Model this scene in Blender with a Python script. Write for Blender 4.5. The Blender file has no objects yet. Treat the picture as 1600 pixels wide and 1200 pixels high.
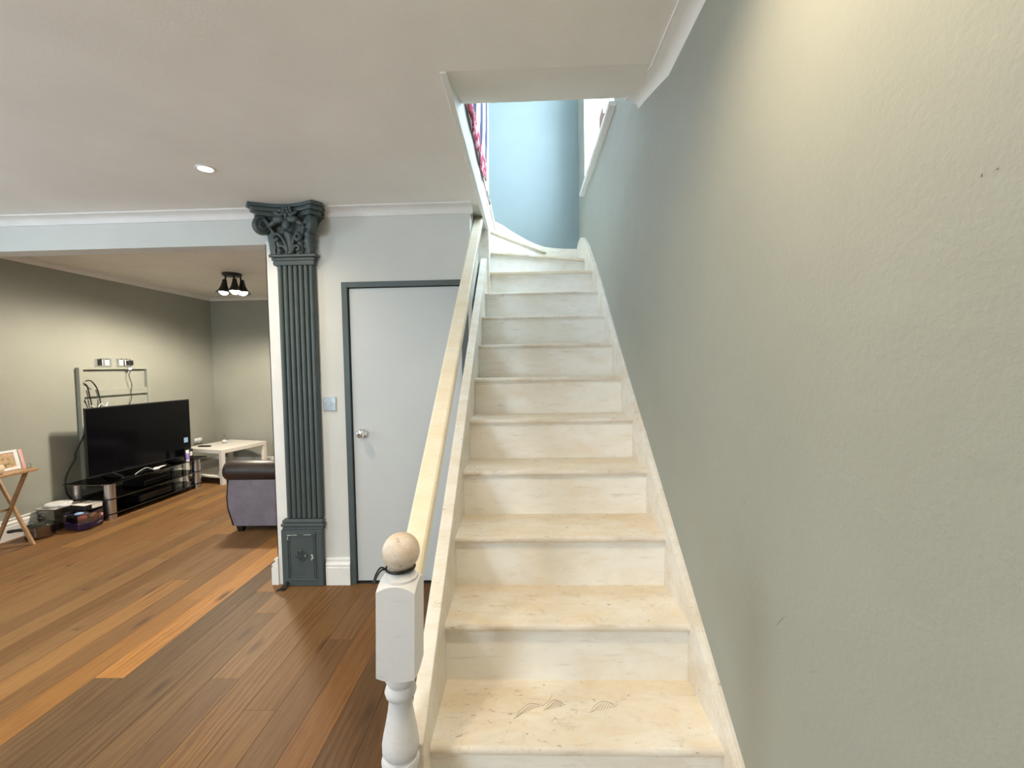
import bpy, bmesh, math, random
from mathutils import Vector, Matrix
random.seed(7)
sc = bpy.context.scene
COL = sc.collection

# ------------------------------------------------------------------ camera
cam = bpy.data.cameras.new('camera')
cam.sensor_fit = 'HORIZONTAL'; cam.sensor_width = 36.0
cam.lens = 680.37 / 1600 * 36.0
cam.clip_start = 0.02
camo = bpy.data.objects.new('camera', cam); COL.objects.link(camo)
RIGHT = Vector((0.999374, 0.030834, -0.01734)); DOWN = Vector((-0.016032, -0.042167, -0.998982)); FWD = Vector((-0.031534, 0.998635, -0.041646))
camo.matrix_world = Matrix(((RIGHT.x, -DOWN.x, -FWD.x, 0), (RIGHT.y, -DOWN.y, -FWD.y, 0), (RIGHT.z, -DOWN.z, -FWD.z, 1.4533), (0, 0, 0, 1)))
sc.camera = camo

# ------------------------------------------------------------------ exposure, sky, daylight
vs = sc.view_settings
vs.view_transform = 'Standard'; vs.look = 'None'; vs.gamma = 1.0; vs.use_curve_mapping = False
vs.exposure = 0.0
SKY = 24.0
w = bpy.data.worlds.new('overcast_sky'); sc.world = w; w.use_nodes = True
bg = w.node_tree.nodes['Background']; bg.inputs[0].default_value = (0.72, 0.88, 1.0, 1); bg.inputs[1].default_value = SKY
def portal(name, loc, rot, sx, sy):
    l = bpy.data.lights.new(name, 'AREA'); l.shape = 'RECTANGLE'; l.size = sx; l.size_y = sy
    l.cycles.is_portal = True
    o = bpy.data.objects.new(name, l); COL.objects.link(o); o.location = loc; o.rotation_euler = rot
    return o
# portals only guide sky light through the two window openings
portal('stair_window_portal', (0.80, 3.30, 3.86), (0, math.radians(90), 0), 1.8, 1.3)
portal('rear_window_portal', (-2.7, -2.62, 1.52), (math.radians(90), 0, 0), 1.17, 1.66)
portal('added_window_portal', (-4.66, .975, 1.525), (0, math.radians(-90), 0), 1.55, .75)
DOWNLIGHT_W = 62.0
WARM = (1.0, 0.81, 0.56)
ADDED_GLOBE = 36.0  # strength of the added globe behind the camera

# ------------------------------------------------------------------ dimensions (metres)
ZC = 2.496; D = 2.852; WT = 0.132; XL = -4.571; DB = 6.245; XR = 0.549; REAR = -2.6
ZB = 2.52; BEAM = 2.279; FARY = 4.36; LAND = 2.772
G = 0.24704; RISE = 0.198; SL = RISE / G
SXL = -0.2838; SXR = 0.525; D1 = 1.1576; Z1 = 0.396
STX = -0.345

# ------------------------------------------------------------------ materials
def newmat(name):
    m = bpy.data.materials.new(name); m.use_nodes = True
    nt = m.node_tree; b = nt.nodes['Principled BSDF']
    return m, nt, b
def setsock(b, **k):
    for n, v in k.items():
        b.inputs[n.replace('_', ' ')].default_value = v
def node(nt, t, **k):
    n = nt.nodes.new(t)
    for a, v in k.items(): setattr(n, a, v)
    return n
def coords(nt, scale=(1, 1, 1), kind='Object'):
    tc = node(nt, 'ShaderNodeTexCoord'); mp = node(nt, 'ShaderNodeMapping')
    mp.inputs['Scale'].default_value = scale
    nt.links.new(tc.outputs[kind], mp.inputs['Vector'])
    return mp.outputs['Vector']
def noise(nt, vec, scale, detail=4, rough=.55, dist=0):
    n = node(nt, 'ShaderNodeTexNoise'); n.inputs['Scale'].default_value = scale
    n.inputs['Detail'].default_value = detail; n.inputs['Roughness'].default_value = rough; n.inputs['Distortion'].default_value = dist
    nt.links.new(vec, n.inputs['Vector']); return n.outputs['Fac']
def ramp(nt, fac, stops):
    r = node(nt, 'ShaderNodeValToRGB'); e = r.color_ramp.elements
    while len(e) < len(stops): e.new(0.5)
    for i, (p, c) in enumerate(stops):
        e[i].position = p; e[i].color = (c[0], c[1], c[2], 1) if hasattr(c, '__len__') else (c, c, c, 1)
    nt.links.new(fac, r.inputs['Fac']); return r.outputs['Color']
def mixc(nt, fac, a, b, mode='MIX'):
    m = node(nt, 'ShaderNodeMix', data_type='RGBA', blend_type=mode)
    for i, v in ((0, fac), (6, a), (7, b)):
        if isinstance(v, bpy.types.NodeSocket): nt.links.new(v, m.inputs[i])
        elif i == 0: m.inputs[0].default_value = v
        else: m.inputs[i].default_value = (v[0], v[1], v[2], 1)
    return m.outputs[2]
def bump(nt, b, h, strength, dist=.01):
    n = node(nt, 'ShaderNodeBump'); n.inputs['Strength'].default_value = strength; n.inputs['Distance'].default_value = dist
    nt.links.new(h, n.inputs['Height']); nt.links.new(n.outputs['Normal'], b.inputs['Normal'])
def plain(name, c, rough=.5, metal=0, var=.06, vscale=9, bmp=0, bscale=60, spec=.5):
    """painted or moulded surface with a little mottling"""
    m, nt, b = newmat(name)
    v = coords(nt)
    n = noise(nt, v, vscale)
    lo = tuple(x * (1 - var) for x in c); hi = tuple(min(1, x * (1 + var)) for x in c)
    nt.links.new(ramp(nt, n, [(.3, lo), (.7, hi)]), b.inputs['Base Color'])
    setsock(b, Roughness=rough, Metallic=metal)
    b.inputs['Specular IOR Level'].default_value = spec
    if bmp: bump(nt, b, noise(nt, v, bscale, 3), bmp, .004)
    return m
def emit(name, c, s):
    m, nt, b = newmat(name)
    n = noise(nt, coords(nt), 20)
    nt.links.new(ramp(nt, n, [(.2, c), (.8, tuple(x * .97 for x in c))]), b.inputs['Emission Color'])
    setsock(b, Emission_Strength=s); b.inputs['Base Color'].default_value = (*c, 1)
    return m
def wall_paint(name, c, bs=.25, var=.05):
    m, nt, b = newmat(name); v = coords(nt)
    big = noise(nt, v, 1.6, 5, .6); fine = noise(nt, v, 95, 3, .6); mid = noise(nt, v, 14, 4)
    col = ramp(nt, big, [(.3, tuple(x * (1 - var) for x in c)), (.7, tuple(x * (1 + var) for x in c))])
    sc_ = ramp(nt, noise(nt, coords(nt, (3, 3, 9)), 2.2, 8, .7), [(.70, 0), (.78, 1)])
    col = mixc(nt, sc_, col, tuple(x * .9 for x in c))
    nt.links.new(col, b.inputs['Base Color'])
    setsock(b, Roughness=.62); b.inputs['Specular IOR Level'].default_value = .3
    a = node(nt, 'ShaderNodeMath', operation='MULTIPLY_ADD'); nt.links.new(mid, a.inputs[0]); a.inputs[1].default_value = 1.2; nt.links.new(fine, a.inputs[2])
    bump(nt, b, a.outputs[0], bs, .004)
    return m
M = {}
M['sage'] = wall_paint('sage_wall_paint', (.345, .352, .305), .36)
M['wallgrey'] = wall_paint('pale_grey_wall_paint', (.65, .655, .63), .12)
M['daylit_blue'] = wall_paint('daylight_tinted_wall', (.25, .31, .325), .12)  # blue tint of the daylight put into this wall's colour
M['ceil'] = wall_paint('ceiling_paint', (.87, .85, .82), .12)
M['white'] = plain('white_gloss_paint', (.82, .81, .79), .35, var=.03)
M['cornice'] = plain('white_cornice_plaster', (.80, .78, .76), .6, var=.03)
M['slate'] = plain('slate_green_paint', (.062, .082, .084), .42, var=.08, vscale=14, bmp=.08)
M['door'] = plain('pale_grey_door_paint', (.56, .585, .59), .45, var=.02, vscale=3)
M['chrome'] = plain('polished_chrome', (.86, .87, .90), .16, 1, var=.02)
M['brushed'] = plain('brushed_aluminium', (.62, .62, .64), .32, 1, var=.05)
M['black'] = plain('black_plastic', (.012, .012, .013), .4, var=.1)
M['blackm'] = plain('black_metal', (.02, .018, .017), .35, .3, var=.1)
M['screen'] = plain('television_screen', (.003, .003, .004), .10, var=.05, spec=.22)
M['whitepl'] = plain('white_plastic', (.82, .82, .82), .35, var=.02)
M['lacq'] = plain('white_lacquer', (.80, .77, .72), .4, var=.02)
M['gold'] = plain('cream_ceramic', (.75, .58, .42), .5)
M['pink'] = plain('pink_card', (.75, .36, .38), .5)
M['card'] = plain('white_card', (.82, .78, .72), .6)
M['purple'] = plain('purple_plastic', (.024, .011, .045), .25, var=.3, vscale=30)
M['violet'] = plain('violet_print', (.36, .26, .66), .35)
M['blue'] = plain('pale_blue_sticker', (.30, .48, .70), .4)
M['steel'] = plain('stainless_steel', (.26, .235, .21), .22, 1, var=.1)
M['clearpl'] = plain('cloudy_plastic', (.55, .54, .50), .3)
M['red'] = plain('red_packet', (.55, .10, .07), .5, var=.2, vscale=40)
M['brownwire'] = plain('brown_cord', (.10, .055, .035), .6)
M['mark'] = plain('graphite_mark', (.30, .25, .20), .8)
M['chip'] = plain('chipped_paint', (.70, .72, .70), .6)
M['darkgap'] = plain('dark_gap', (.02, .02, .02), .8)
M['subfloor'] = plain('dark_underlay', (.10, .065, .04), .7)
M['leather'] = plain('dark_brown_leather', (.030, .017, .014), .42, var=.25, vscale=25, bmp=.2, bscale=120)
M['bulb'] = emit('lit_bulb', (1.0, .90, .72), 22)
M['lamp'] = emit('lit_downlight', (1.0, .93, .82), 25)

# oak planks: tone comes from the object colour, grain from stretched noise
def oak():
    m, nt, b = newmat('oak_plank')
    oi = node(nt, 'ShaderNodeObjectInfo'); tc = node(nt, 'ShaderNodeTexCoord')
    ml = node(nt, 'ShaderNodeVectorMath', operation='SCALE'); ml.inputs[0].default_value = (37, 91, 13)
    nt.links.new(oi.outputs['Random'], ml.inputs['Scale'])
    ad = node(nt, 'ShaderNodeVectorMath', operation='ADD'); nt.links.new(tc.outputs['Object'], ad.inputs[0]); nt.links.new(ml.outputs[0], ad.inputs[1])
    def mp(s):
        q = node(nt, 'ShaderNodeMapping'); q.inputs['Scale'].default_value = s; nt.links.new(ad.outputs[0], q.inputs['Vector']); return q.outputs['Vector']
    streak = noise(nt, mp((26, 1.1, 1)), 2.2, 6, .65, .4)
    fine = noise(nt, mp((170, 5, 1)), 2.0, 3, .6)
    wv = node(nt, 'ShaderNodeTexWave', wave_type='BANDS', bands_direction='X'); wv.inputs['Scale'].default_value = 9; wv.inputs['Distortion'].default_value = 9
    wv.inputs['Detail'].default_value = 3; wv.inputs['Detail Scale'].default_value = 1.2
    nt.links.new(mp((1, .16, 1)), wv.inputs['Vector'])
    wmask = ramp(nt, noise(nt, mp((3, .9, 1)), 1.3, 2), [(.48, 0), (.62, 1)])
    vo = node(nt, 'ShaderNodeTexVoronoi'); vo.inputs['Scale'].default_value = 1.0; nt.links.new(mp((7.5, 2.0, 1)), vo.inputs['Vector'])
    c = mixc(nt, 1, oi.outputs['Color'], ramp(nt, streak, [(.28, (.78, .73, .69)), (.5, (1, 1, 1)), (.72, (1.15, 1.13, 1.10))]), 'MULTIPLY')
    wr = ramp(nt, wv.outputs['Fac'], [(.25, (.80, .76, .72)), (.6, (1.04, 1.04, 1.04))])
    c2 = mixc(nt, 1, c, wr, 'MULTIPLY')
    c = mixc(nt, wmask, c, c2)
    c = mixc(nt, 1, c, ramp(nt, fine, [(.35, (.86, .84, .82)), (.6, (1.06, 1.05, 1.04))]), 'MULTIPLY')
    c = mixc(nt, ramp(nt, vo.outputs['Distance'], [(.05, .9), (.20, 0)]), c, (.060, .032, .016))
    nt.links.new(c, b.inputs['Base Color'])
    setsock(b, Roughness=.5); b.inputs['Specular IOR Level'].default_value = .22
    bump(nt, b, fine, .12, .002)
    return m
M['oak'] = oak()
def oak_bare():
    m, nt, b = newmat('pine_tray_wood')
    v = coords(nt, (4, 30, 30)); s = noise(nt, v, 1.5, 5, .6, .5)
    nt.links.new(ramp(nt, s, [(.3, (.30, .17, .08)), (.7, (.48, .29, .14))]), b.inputs['Base Color']); setsock(b, Roughness=.45)
    return m
M['tray'] = oak_bare()
def worn(name, clean, wornc, amount, speck=.5):
    """white painted softwood, yellowed and scuffed where feet and hands rub it"""
    m, nt, b = newmat(name)
    a = noise(nt, coords(nt, (2.2, 5, 5)), 1.9, 8, .68, .3)
    g = noise(nt, coords(nt, (3, 26, 26)), 2.0, 6, .7)
    c = mixc(nt, ramp(nt, a, [(.5 - amount * .35, 0), (.78 - amount * .3, 1)]), clean, wornc)
    c = mixc(nt, ramp(nt, g, [(.58, 0), (.70, .6)]), c, tuple(x * .74 for x in wornc))
    sm = noise(nt, coords(nt, (5, 9, 9)), 2.6, 7, .75, .6)
    c = mixc(nt, ramp(nt, sm, [(.56, 0), (.72, min(1, speck * .7))]), c, (.42, .35, .27))
    s = noise(nt, coords(nt, (1, 1.6, 1.6)), 34, 5, .65)
    c = mixc(nt, ramp(nt, s, [(.63, 0), (.71, speck)]), c, (.28, .20, .13))
    nt.links.new(c, b.inputs['Base Color']); setsock(b, Roughness=.5); b.inputs['Specular IOR Level'].default_value = .35
    bump(nt, b, g, .12, .002)
    return m
M['tread'] = worn('worn_tread_paint', (.87, .825, .74), (.78, .665, .49), .42, .7)
M['nose'] = worn('nosing_paint', (.86, .82, .76), (.70, .60, .48), .35, .8)
M['riser'] = worn('riser_paint', (.92, .90, .86), (.84, .77, .67), .14, .15)
M['string'] = worn('string_paint', (.83, .79, .72), (.72, .62, .48), .2, .5)
M['rail'] = worn('handrail_paint', (.87, .80, .66), (.80, .69, .50), .3, .2)
M['newel'] = worn('shaded_newel_paint', (.70, .70, .715), (.66, .65, .65), .05, .05)  # greyer than the string paint: shade on the front face put into the colour
M['ball'] = worn('ball_paint', (.76, .72, .68), (.50, .34, .17), .66, .95)
def fabric(name, c):
    m, nt, b = newmat(name)
    n = noise(nt, coords(nt, (1, 1, 1)), 260, 2); k = noise(nt, coords(nt), 12, 5)
    q = mixc(nt, 1, ramp(nt, n, [(.3, tuple(x * .75 for x in c)), (.7, tuple(x * 1.3 for x in c))]), ramp(nt, k, [(.3, .86), (.7, 1.12)]), 'MULTIPLY')
    nt.links.new(q, b.inputs['Base Color']); setsock(b, Roughness=.9); b.inputs['Sheen Weight'].default_value = .3
    bump(nt, b, n, .3, .002)
    return m
M['sofa'] = fabric('mauve_grey_weave', (.185, .165, .205))
def glass(name, tint, fac):
    m = bpy.data.materials.new(name); m.use_nodes = True; nt = m.node_tree; nt.nodes.clear()
    o = node(nt, 'ShaderNodeOutputMaterial'); t = node(nt, 'ShaderNodeBsdfTransparent'); g = node(nt, 'ShaderNodeBsdfGlossy'); x = node(nt, 'ShaderNodeMixShader')
    n = noise(nt, coords(nt), 4); r = ramp(nt, n, [(.2, tint), (.8, tuple(min(1, v * 1.02) for v in tint))])
    nt.links.new(r, t.inputs['Color']); g.inputs['Roughness'].default_value = .03
    x.inputs[0].default_value = fac; nt.links.new(t.outputs[0], x.inputs[1]); nt.links.new(g.outputs[0], x.inputs[2]); nt.links.new(x.outputs[0], o.inputs['Surface'])
    return m
M['pane'] = glass('window_glass', (.97, .98, .98), .05)
M['smoked'] = glass('black_glass', (.10, .10, .10), .22)
M['clear'] = glass('clear_glass', (.86, .90, .88), .15)
M['clearbox'] = glass('clear_plastic', (.62, .60, .56), .18)
M['cello'] = glass('purple_cellophane', (.55, .45, .55), .25)
def zig():
    m, nt, b = newmat('striped_blanket')
    v = coords(nt)
    sp = node(nt, 'ShaderNodeSeparateXYZ'); nt.links.new(v, sp.inputs[0])
    wv = node(nt, 'ShaderNodeTexWave', wave_type='BANDS', bands_direction='Y'); wv.inputs['Scale'].default_value = 1.75; wv.inputs['Distortion'].default_value = 1.2; wv.inputs['Detail Scale'].default_value = 3
    nt.links.new(v, wv.inputs['Vector'])
    stripes = ramp(nt, wv.outputs['Fac'], [(.52, (.012, .02, .075)), (.58, (.80, .78, .80))])
    wob = noise(nt, v, 9, 3)
    ad = node(nt, 'ShaderNodeMath', operation='MULTIPLY_ADD'); nt.links.new(wob, ad.inputs[0]); ad.inputs[1].default_value = .14; nt.links.new(sp.outputs['Z'], ad.inputs[2])
    low = ramp(nt, noise(nt, v, 22, 3), [(.42, (.20, .01, .03)), (.52, (.55, .05, .12)), (.62, (.80, .55, .62))])
    zr = node(nt, 'ShaderNodeMapRange'); nt.links.new(ad.outputs[0], zr.inputs['Value']); zr.inputs['From Min'].default_value = 2.92; zr.inputs['From Max'].default_value = 2.97
    c = mixc(nt, zr.outputs[0], low, stripes)
    nt.links.new(c, b.inputs['Base Color']); setsock(b, Roughness=.9)
    return m
M['blanket'] = zig()
def picture():
    m, nt, b = newmat('printed_photograph')
    n = noise(nt, coords(nt), 26, 4)
    nt.links.new(ramp(nt, n, [(.3, (.10, .10, .07)), (.46, (.50, .38, .20)), (.56, (.62, .36, .24)), (.7, (.70, .62, .50))]), b.inputs['Base Color']); setsock(b, Roughness=.3)
    return m
M['photo'] = picture()

# ------------------------------------------------------------------ geometry helpers
class MB:
    def __init__(s): s.v = []; s.f = []
    def add(s, vs_, fs):
        o = len(s.v); s.v += [tuple(p) for p in vs_]; s.f += [tuple(i + o for i in q) for q in fs]; return s
    def box(s, x0, x1, y0, y1, z0, z1):
        return s.add([(x0, y0, z0), (x1, y0, z0), (x1, y1, z0), (x0, y1, z0), (x0, y0, z1), (x1, y0, z1), (x1, y1, z1), (x0, y1, z1)],
                     [(0, 3, 2, 1), (4, 5, 6, 7), (0, 1, 5, 4), (1, 2, 6, 5), (2, 3, 7, 6), (3, 0, 4, 7)])
    def prism(s, pts, ax, a, b):
        """polygon pts (2-D) extruded along axis ax ('x','y','z') from a to b"""
        def P(q, t): return {'x': (t, q[0], q[1]), 'y': (q[0], t, q[1]), 'z': (q[0], q[1], t)}[ax]
        n = len(pts)
        vs_ = [P(q, a) for q in pts] + [P(q, b) for q in pts]
        return s.add(vs_, [tuple(range(n)), tuple(range(2 * n - 1, n - 1, -1))] + [(i, i + n, (i + 1) % n + n, (i + 1) % n) for i in range(n)])
    def sweep(s, rings, closed=True, caps=True):
        n = len(rings[0]); vs_ = [p for r in rings for p in r]; fs = []
        for k in range(len(rings) - 1):
            for i in range(n if closed else n - 1):
                j = (i + 1) % n; fs.append((k * n + i, k * n + j, (k + 1) * n + j, (k + 1) * n + i))
        if caps and closed: fs += [tuple(range(n))[::-1], tuple(range((len(rings) - 1) * n, len(rings) * n))]
        return s.add(vs_, fs)
    def lathe(s, prof, c=(0, 0, 0), n=24, axis='z'):
        rings = []
        for r, z in prof:
            ring = []
            for i in range(n):
                a = 2 * math.pi * i / n; x, y = r * math.cos(a), r * math.sin(a)
                ring.append({'z': (c[0] + x, c[1] + y, c[2] + z), 'y': (c[0] + x, c[1] + z, c[2] + y), 'x': (c[0] + z, c[1] + x, c[2] + y)}[axis])
            rings.append(ring)
        return s.sweep(rings)
    def tube(s, pts, r, n=8):
        pts = [Vector(p) for p in pts]; rings = []; up = None
        for i, p in enumerate(pts):
            t = (pts[min(i + 1, len(pts) - 1)] - pts[max(i - 1, 0)]).normalized()
            if up is None: up = t.orthogonal().normalized()
            up = (up - t * up.dot(t)); up = up.normalized() if up.length > 1e-6 else t.orthogonal().normalized()
            sd = t.cross(up); rr = r[i] if hasattr(r, '__len__') else r
            rings.append([tuple(p + (up * math.cos(2 * math.pi * k / n) + sd * math.sin(2 * math.pi * k / n)) * rr) for k in range(n)])
        return s.sweep(rings)
    def ball(s, c, r, n=20, m=12, sq=(1, 1, 1)):
        prof = [(r * math.sin(math.pi * k / m) if 0 < k < m else 1e-4, -r * math.cos(math.pi * k / m)) for k in range(m + 1)]
        o = len(s.v); s.lathe(prof, (0, 0, 0), n)
        s.v[o:] = [(c[0] + x * sq[0], c[1] + y * sq[1], c[2] + z * sq[2]) for x, y, z in s.v[o:]]
        return s
    def xform(s, mtx): s.v = [tuple(mtx @ Vector(p)) for p in s.v]; return s
def smooth_path(pts, n=6):
    """Catmull-Rom through the points"""
    P = [Vector(p) for p in pts]; out = []
    for i in range(len(P) - 1):
        a, b, c, d = P[max(i - 1, 0)], P[i], P[i + 1], P[min(i + 2, len(P) - 1)]
        for k in range(n):
            t = k / n
            out.append(.5 * ((2 * b) + (c - a) * t + (2 * a - 5 * b + 4 * c - d) * t * t + (3 * b - a - 3 * c + d) * t ** 3))
    out.append(P[-1]); return out
def obj(name, mb, mat, parent=None, bevel=0, seg=2, smooth=False, auto=None, local=False):
    me = bpy.data.meshes.new(name); me.from_pydata(mb.v, [], mb.f)
    bm = bmesh.new(); bm.from_mesh(me); bmesh.ops.recalc_face_normals(bm, faces=bm.faces); bm.to_mesh(me); bm.free()
    me.materials.append(M[mat] if isinstance(mat, str) else mat)
    if smooth: me.polygons.foreach_set('use_smooth', [True] * len(me.polygons))
    if auto is not None:
        me.polygons.foreach_set('use_smooth', [True] * len(me.polygons)); me.set_sharp_from_angle(angle=math.radians(auto))
    o = bpy.data.objects.new(name, me); COL.objects.link(o)
    if parent:
        o.parent = parent
        if not local: o.matrix_parent_inverse = world_of(parent).inverted()
    if bevel:
        b = o.modifiers.new('bevel', 'BEVEL'); b.width = bevel; b.segments = seg; b.limit_method = 'ANGLE'; b.angle_limit = math.radians(35)
    return o
def world_of(o):
    m = Matrix.LocRotScale(o.location, o.rotation_euler, None)
    return (world_of(o.parent) @ o.matrix_parent_inverse @ m) if o.parent else m
def tag(o, label, cat, group=None, kind=None):
    o['label'] = label; o['category'] = cat
    if group: o['group'] = group
    if kind: o['kind'] = kind
    return o
def thing(name, loc, label, cat, group=None, rot=(0, 0, 0), kind=None):
    e = bpy.data.objects.new(name, None); e.empty_display_size = .1; COL.objects.link(e); e.location = loc; e.rotation_euler = rot
    return tag(e, label, cat, group, kind)
def part(name, mb, mat, parent, **k): return obj(name, mb, mat, parent, **k)
def structure(name, mb, mat, label, cat='wall', **k): return tag(obj(name, mb, mat, **k), label, cat, kind='structure')
def lprofile(pts, path):
    """sweep a 2-D profile (out, up) along straight corners given as (pos, outdir)"""
    rings = [[(p[0] + d[0] * q[0], p[1] + d[1] * q[0], p[2] + q[1]) for q in pts] for p, d in path]
    return MB().sweep(rings)

# ------------------------------------------------------------------ floor and planks
fl = structure('floor', MB().box(XL - .1, .9, REAR - .1, FARY + 2.0, -.12, -.012), 'oak', 'oak plank floor running through both rooms', 'floor')
fl.color = (.17, .09, .037, 1)
PW = .142; X0 = -1.37
TONES = [(.34, .215, .12), (.30, .185, .105), (.375, .235, .125), (.265, .165, .095), (.40, .25, .125), (.32, .21, .125), (.285, .185, .115), (.355, .215, .105)]
fixed = {  # column index (edge at X0 - i*PW is its right side): joints and tones seen in the photo
    0: ([1.955], None), 4: ([1.955], {1: (.58, .32, .12), 0: (.26, .18, .115)}), 5: ([], {0: (.56, .315, .125), 1: (.50, .285, .12)}),
    3: ([1.41, 3.3], {0: (.50, .40, .29), 1: (.235, .165, .105)}), -1: ([1.41], {0: (.44, .30, .12)}), 2: ([2.75], {0: (.27, .19, .12)}), 1: ([2.5], {0: (.30, .205, .12)}), -4: ([1.42, 3.2], {1: (.37, .205, .095)})}
k0 = -8; k1 = int((X0 - XL) / PW) + 1
for k in range(k0, k1 + 1):
    xr = X0 - k * PW; xl = max(xr - PW, XL + .004)
    if xr - xl < .02: continue
    joints, tones = fixed.get(k, (None, None))
    if joints is None or not joints:
        s0 = .8 + ((k * 0.731) % 1) * 1.8; joints = [s0 + 1.9 * q for q in range(4)] if joints is None else []
    js = [.75] + sorted(j for j in joints if 1.0 < j < DB - .3)
    while DB - js[-1] > 2.2: js.append(js[-1] + 1.9)
    js.append(DB - .004)
    for q in range(len(js) - 1):
        a, b = js[q], js[q + 1]
        # keep planks off the walls that stand on the floor
        g = .0004
        mb = MB(); cy = (a + b) / 2; cx = (xl + xr) / 2; hx = (xr - xl) / 2 - g; hy = (b - a) / 2 - g; c = .0007
        mb.add([(-hx, -hy, -.013), (hx, -hy, -.013), (hx, hy, -.013), (-hx, hy, -.013), (-hx, -hy, -c), (hx, -hy, -c), (hx, hy, -c), (-hx, hy, -c), (-hx + c, -hy + c, 0), (hx - c, -hy + c, 0), (hx - c, hy - c, 0), (-hx + c, hy - c, 0)],
               [(0, 3, 2, 1), (0, 1, 5, 4), (1, 2, 6, 5), (2, 3, 7, 6), (3, 0, 4, 7), (4, 5, 9, 8), (5, 6, 10, 9), (6, 7, 11, 10), (7, 4, 8, 11), (8, 9, 10, 11)])
        o = obj('plank', mb, 'oak', fl, local=True); o.location = (cx, cy, 0)
        t = (tones or {}).get(q) or random.choice(TONES); j = random.uniform(.92, 1.08)
        if cy > 2.9 or xr < -2.3: t = (t[0] * 1.36, t[1] * 1.36, t[2] * 1.30)   # lighter, slightly warmer tone on the far and left boards
        o.color = (t[0] * j * .49, t[1] * j * .42, t[2] * j * .32, 1)

# ------------------------------------------------------------------ walls
def ss(a, b, t): t = max(0, min(1, (t - a) / (b - a))); return t * t * (3 - 2 * t)
def wx(y, z):   # the old party wall leans in a little over the front room
    return XR - .036 * ss(1.0, 2.45, z) * (1 - ss(1.9, 3.0, y)) * (1 - ss(2.6, 3.0, z))
WY0, WY1, WZ0, WZ1 = 2.66, 3.94, 2.975, 4.75
ys = sorted(set([REAR] + [REAR + .4 * i for i in range(1, 12)] + [1.9 + .1 * i for i in range(0, 12)] + [WY0, WY1, 3.5, FARY + .14])); zs = sorted(set([0, .5, 1.0] + [1.0 + .15 * i for i in range(1, 14)] + [WZ0, WZ1, 3.5, 4.9]))
mb = MB(); inner = {}
for i, y in enumerate(ys):
    for j, z in enumerate(zs): inner[i, j] = (wx(y, z), y, z)
V = []; idx = {}
for kk in inner: idx[kk] = len(V); V.append(inner[kk])
off = len(V); oidx = {}
for kk in inner: oidx[kk] = len(V); V.append((.86, inner[kk][1], inner[kk][2]))
Fc = []
def inhole(i, j): return WY0 - 1e-6 <= ys[i] and ys[i + 1] <= WY1 + 1e-6 and WZ0 - 1e-6 <= zs[j] and zs[j + 1] <= WZ1 + 1e-6
nI, nJ = len(ys) - 1, len(zs) - 1
for i in range(nI):
    for j in range(nJ):
        if inhole(i, j): continue
        Fc.append((idx[i, j], idx[i, j + 1], idx[i + 1, j + 1], idx[i + 1, j]))
        Fc.append((oidx[i, j], oidx[i + 1, j], oidx[i + 1, j + 1], oidx[i, j + 1]))
        for (di, dj, e0, e1) in ((-1, 0, (i, j), (i, j + 1)), (1, 0, (i + 1, j), (i + 1, j + 1)), (0, -1, (i, j), (i + 1, j)), (0, 1, (i, j + 1), (i + 1, j + 1))):
            a, b = i + di, j + dj
            if a < 0 or b < 0 or a >= nI or b >= nJ or inhole(a, b): Fc.append((idx[e0], idx[e1], oidx[e1], oidx[e0]))
wall_right = structure('wall_right', MB().add(V, Fc), 'sage', 'tall sage green plaster wall along the right of the stairs', smooth=False)
for (y, z, l, a) in [(.953, .88, .03, .9), (.939, .897, .018, .9), (.84, .849, .015, .7), (1.104, 1.099, .010, 1.2), (.532, 1.665, .004, 1.2), (.515, 1.665, .003, .2)]:
    x = wx(y, z) - .0004
    dy, dz = l / 2 * math.cos(a), l / 2 * math.sin(a)
    part('scuff_mark', MB().tube([(x, y + dy, z - dz), (x, y, z), (x, y - dy, z + dz)], [.0004, .0007, .0004], 5), 'mark', wall_right)

LY0, LY1, LZ0, LZ1 = .60, 1.35, .75, 2.30   # side window added to bring in daylight, unseen left of the view
mb = MB().box(XL - .12, XL, REAR, LY0, 0, 2.7).box(XL - .12, XL, LY1, DB + .12, 0, 2.7).box(XL - .12, XL, LY0, LY1, 0, LZ0).box(XL - .12, XL, LY0, LY1, LZ1, 2.7)
structure('wall_left', mb, 'sage', 'sage green wall behind the television')
mb = MB().box(XL, STX - .09, DB, DB + .12, 0, 2.7)
structure('wall_back', mb, 'sage', 'sage green end wall of the far room beyond the sofa')
# middle wall: nib beside the pilaster, wall round the door, beam over the wide opening
FX0, FX1, FT = -1.199, -.371, 2.020   # door frame outer
mb = MB().box(-1.691, FX0, D, D + WT, 0, ZC + .1).box(FX0, FX1, D, D + WT, FT, ZC + .1).box(FX1, STX, D, D + WT, 0, ZC + .1).box(XL, -1.691, D, D + WT, BEAM, ZC + .1)
structure('wall_middle', mb, 'wallgrey', 'pale grey cross wall with the door, and the beam over the wide opening')
mb = MB().box(STX - .09, STX, D + WT, DB + .12, 0, 2.62)
structure('wall_stair_side', mb, 'wallgrey', 'narrow wall closing the left side of the upper stairs')
structure('wall_stairwell', MB().box(-1.7, XR + .05, FARY, FARY + .14, 0, 4.9), 'daylit_blue', 'tall pale wall at the head of the stairs')
structure('wall_spandrel', MB().prism([(1.10, 0), (D, 0), (D, -.414 + SL * D - .03), (1.10, -.414 + SL * 1.10 - .03)], 'x', -.325, -.300), 'white', 'white boarded panel under the stair string')
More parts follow.
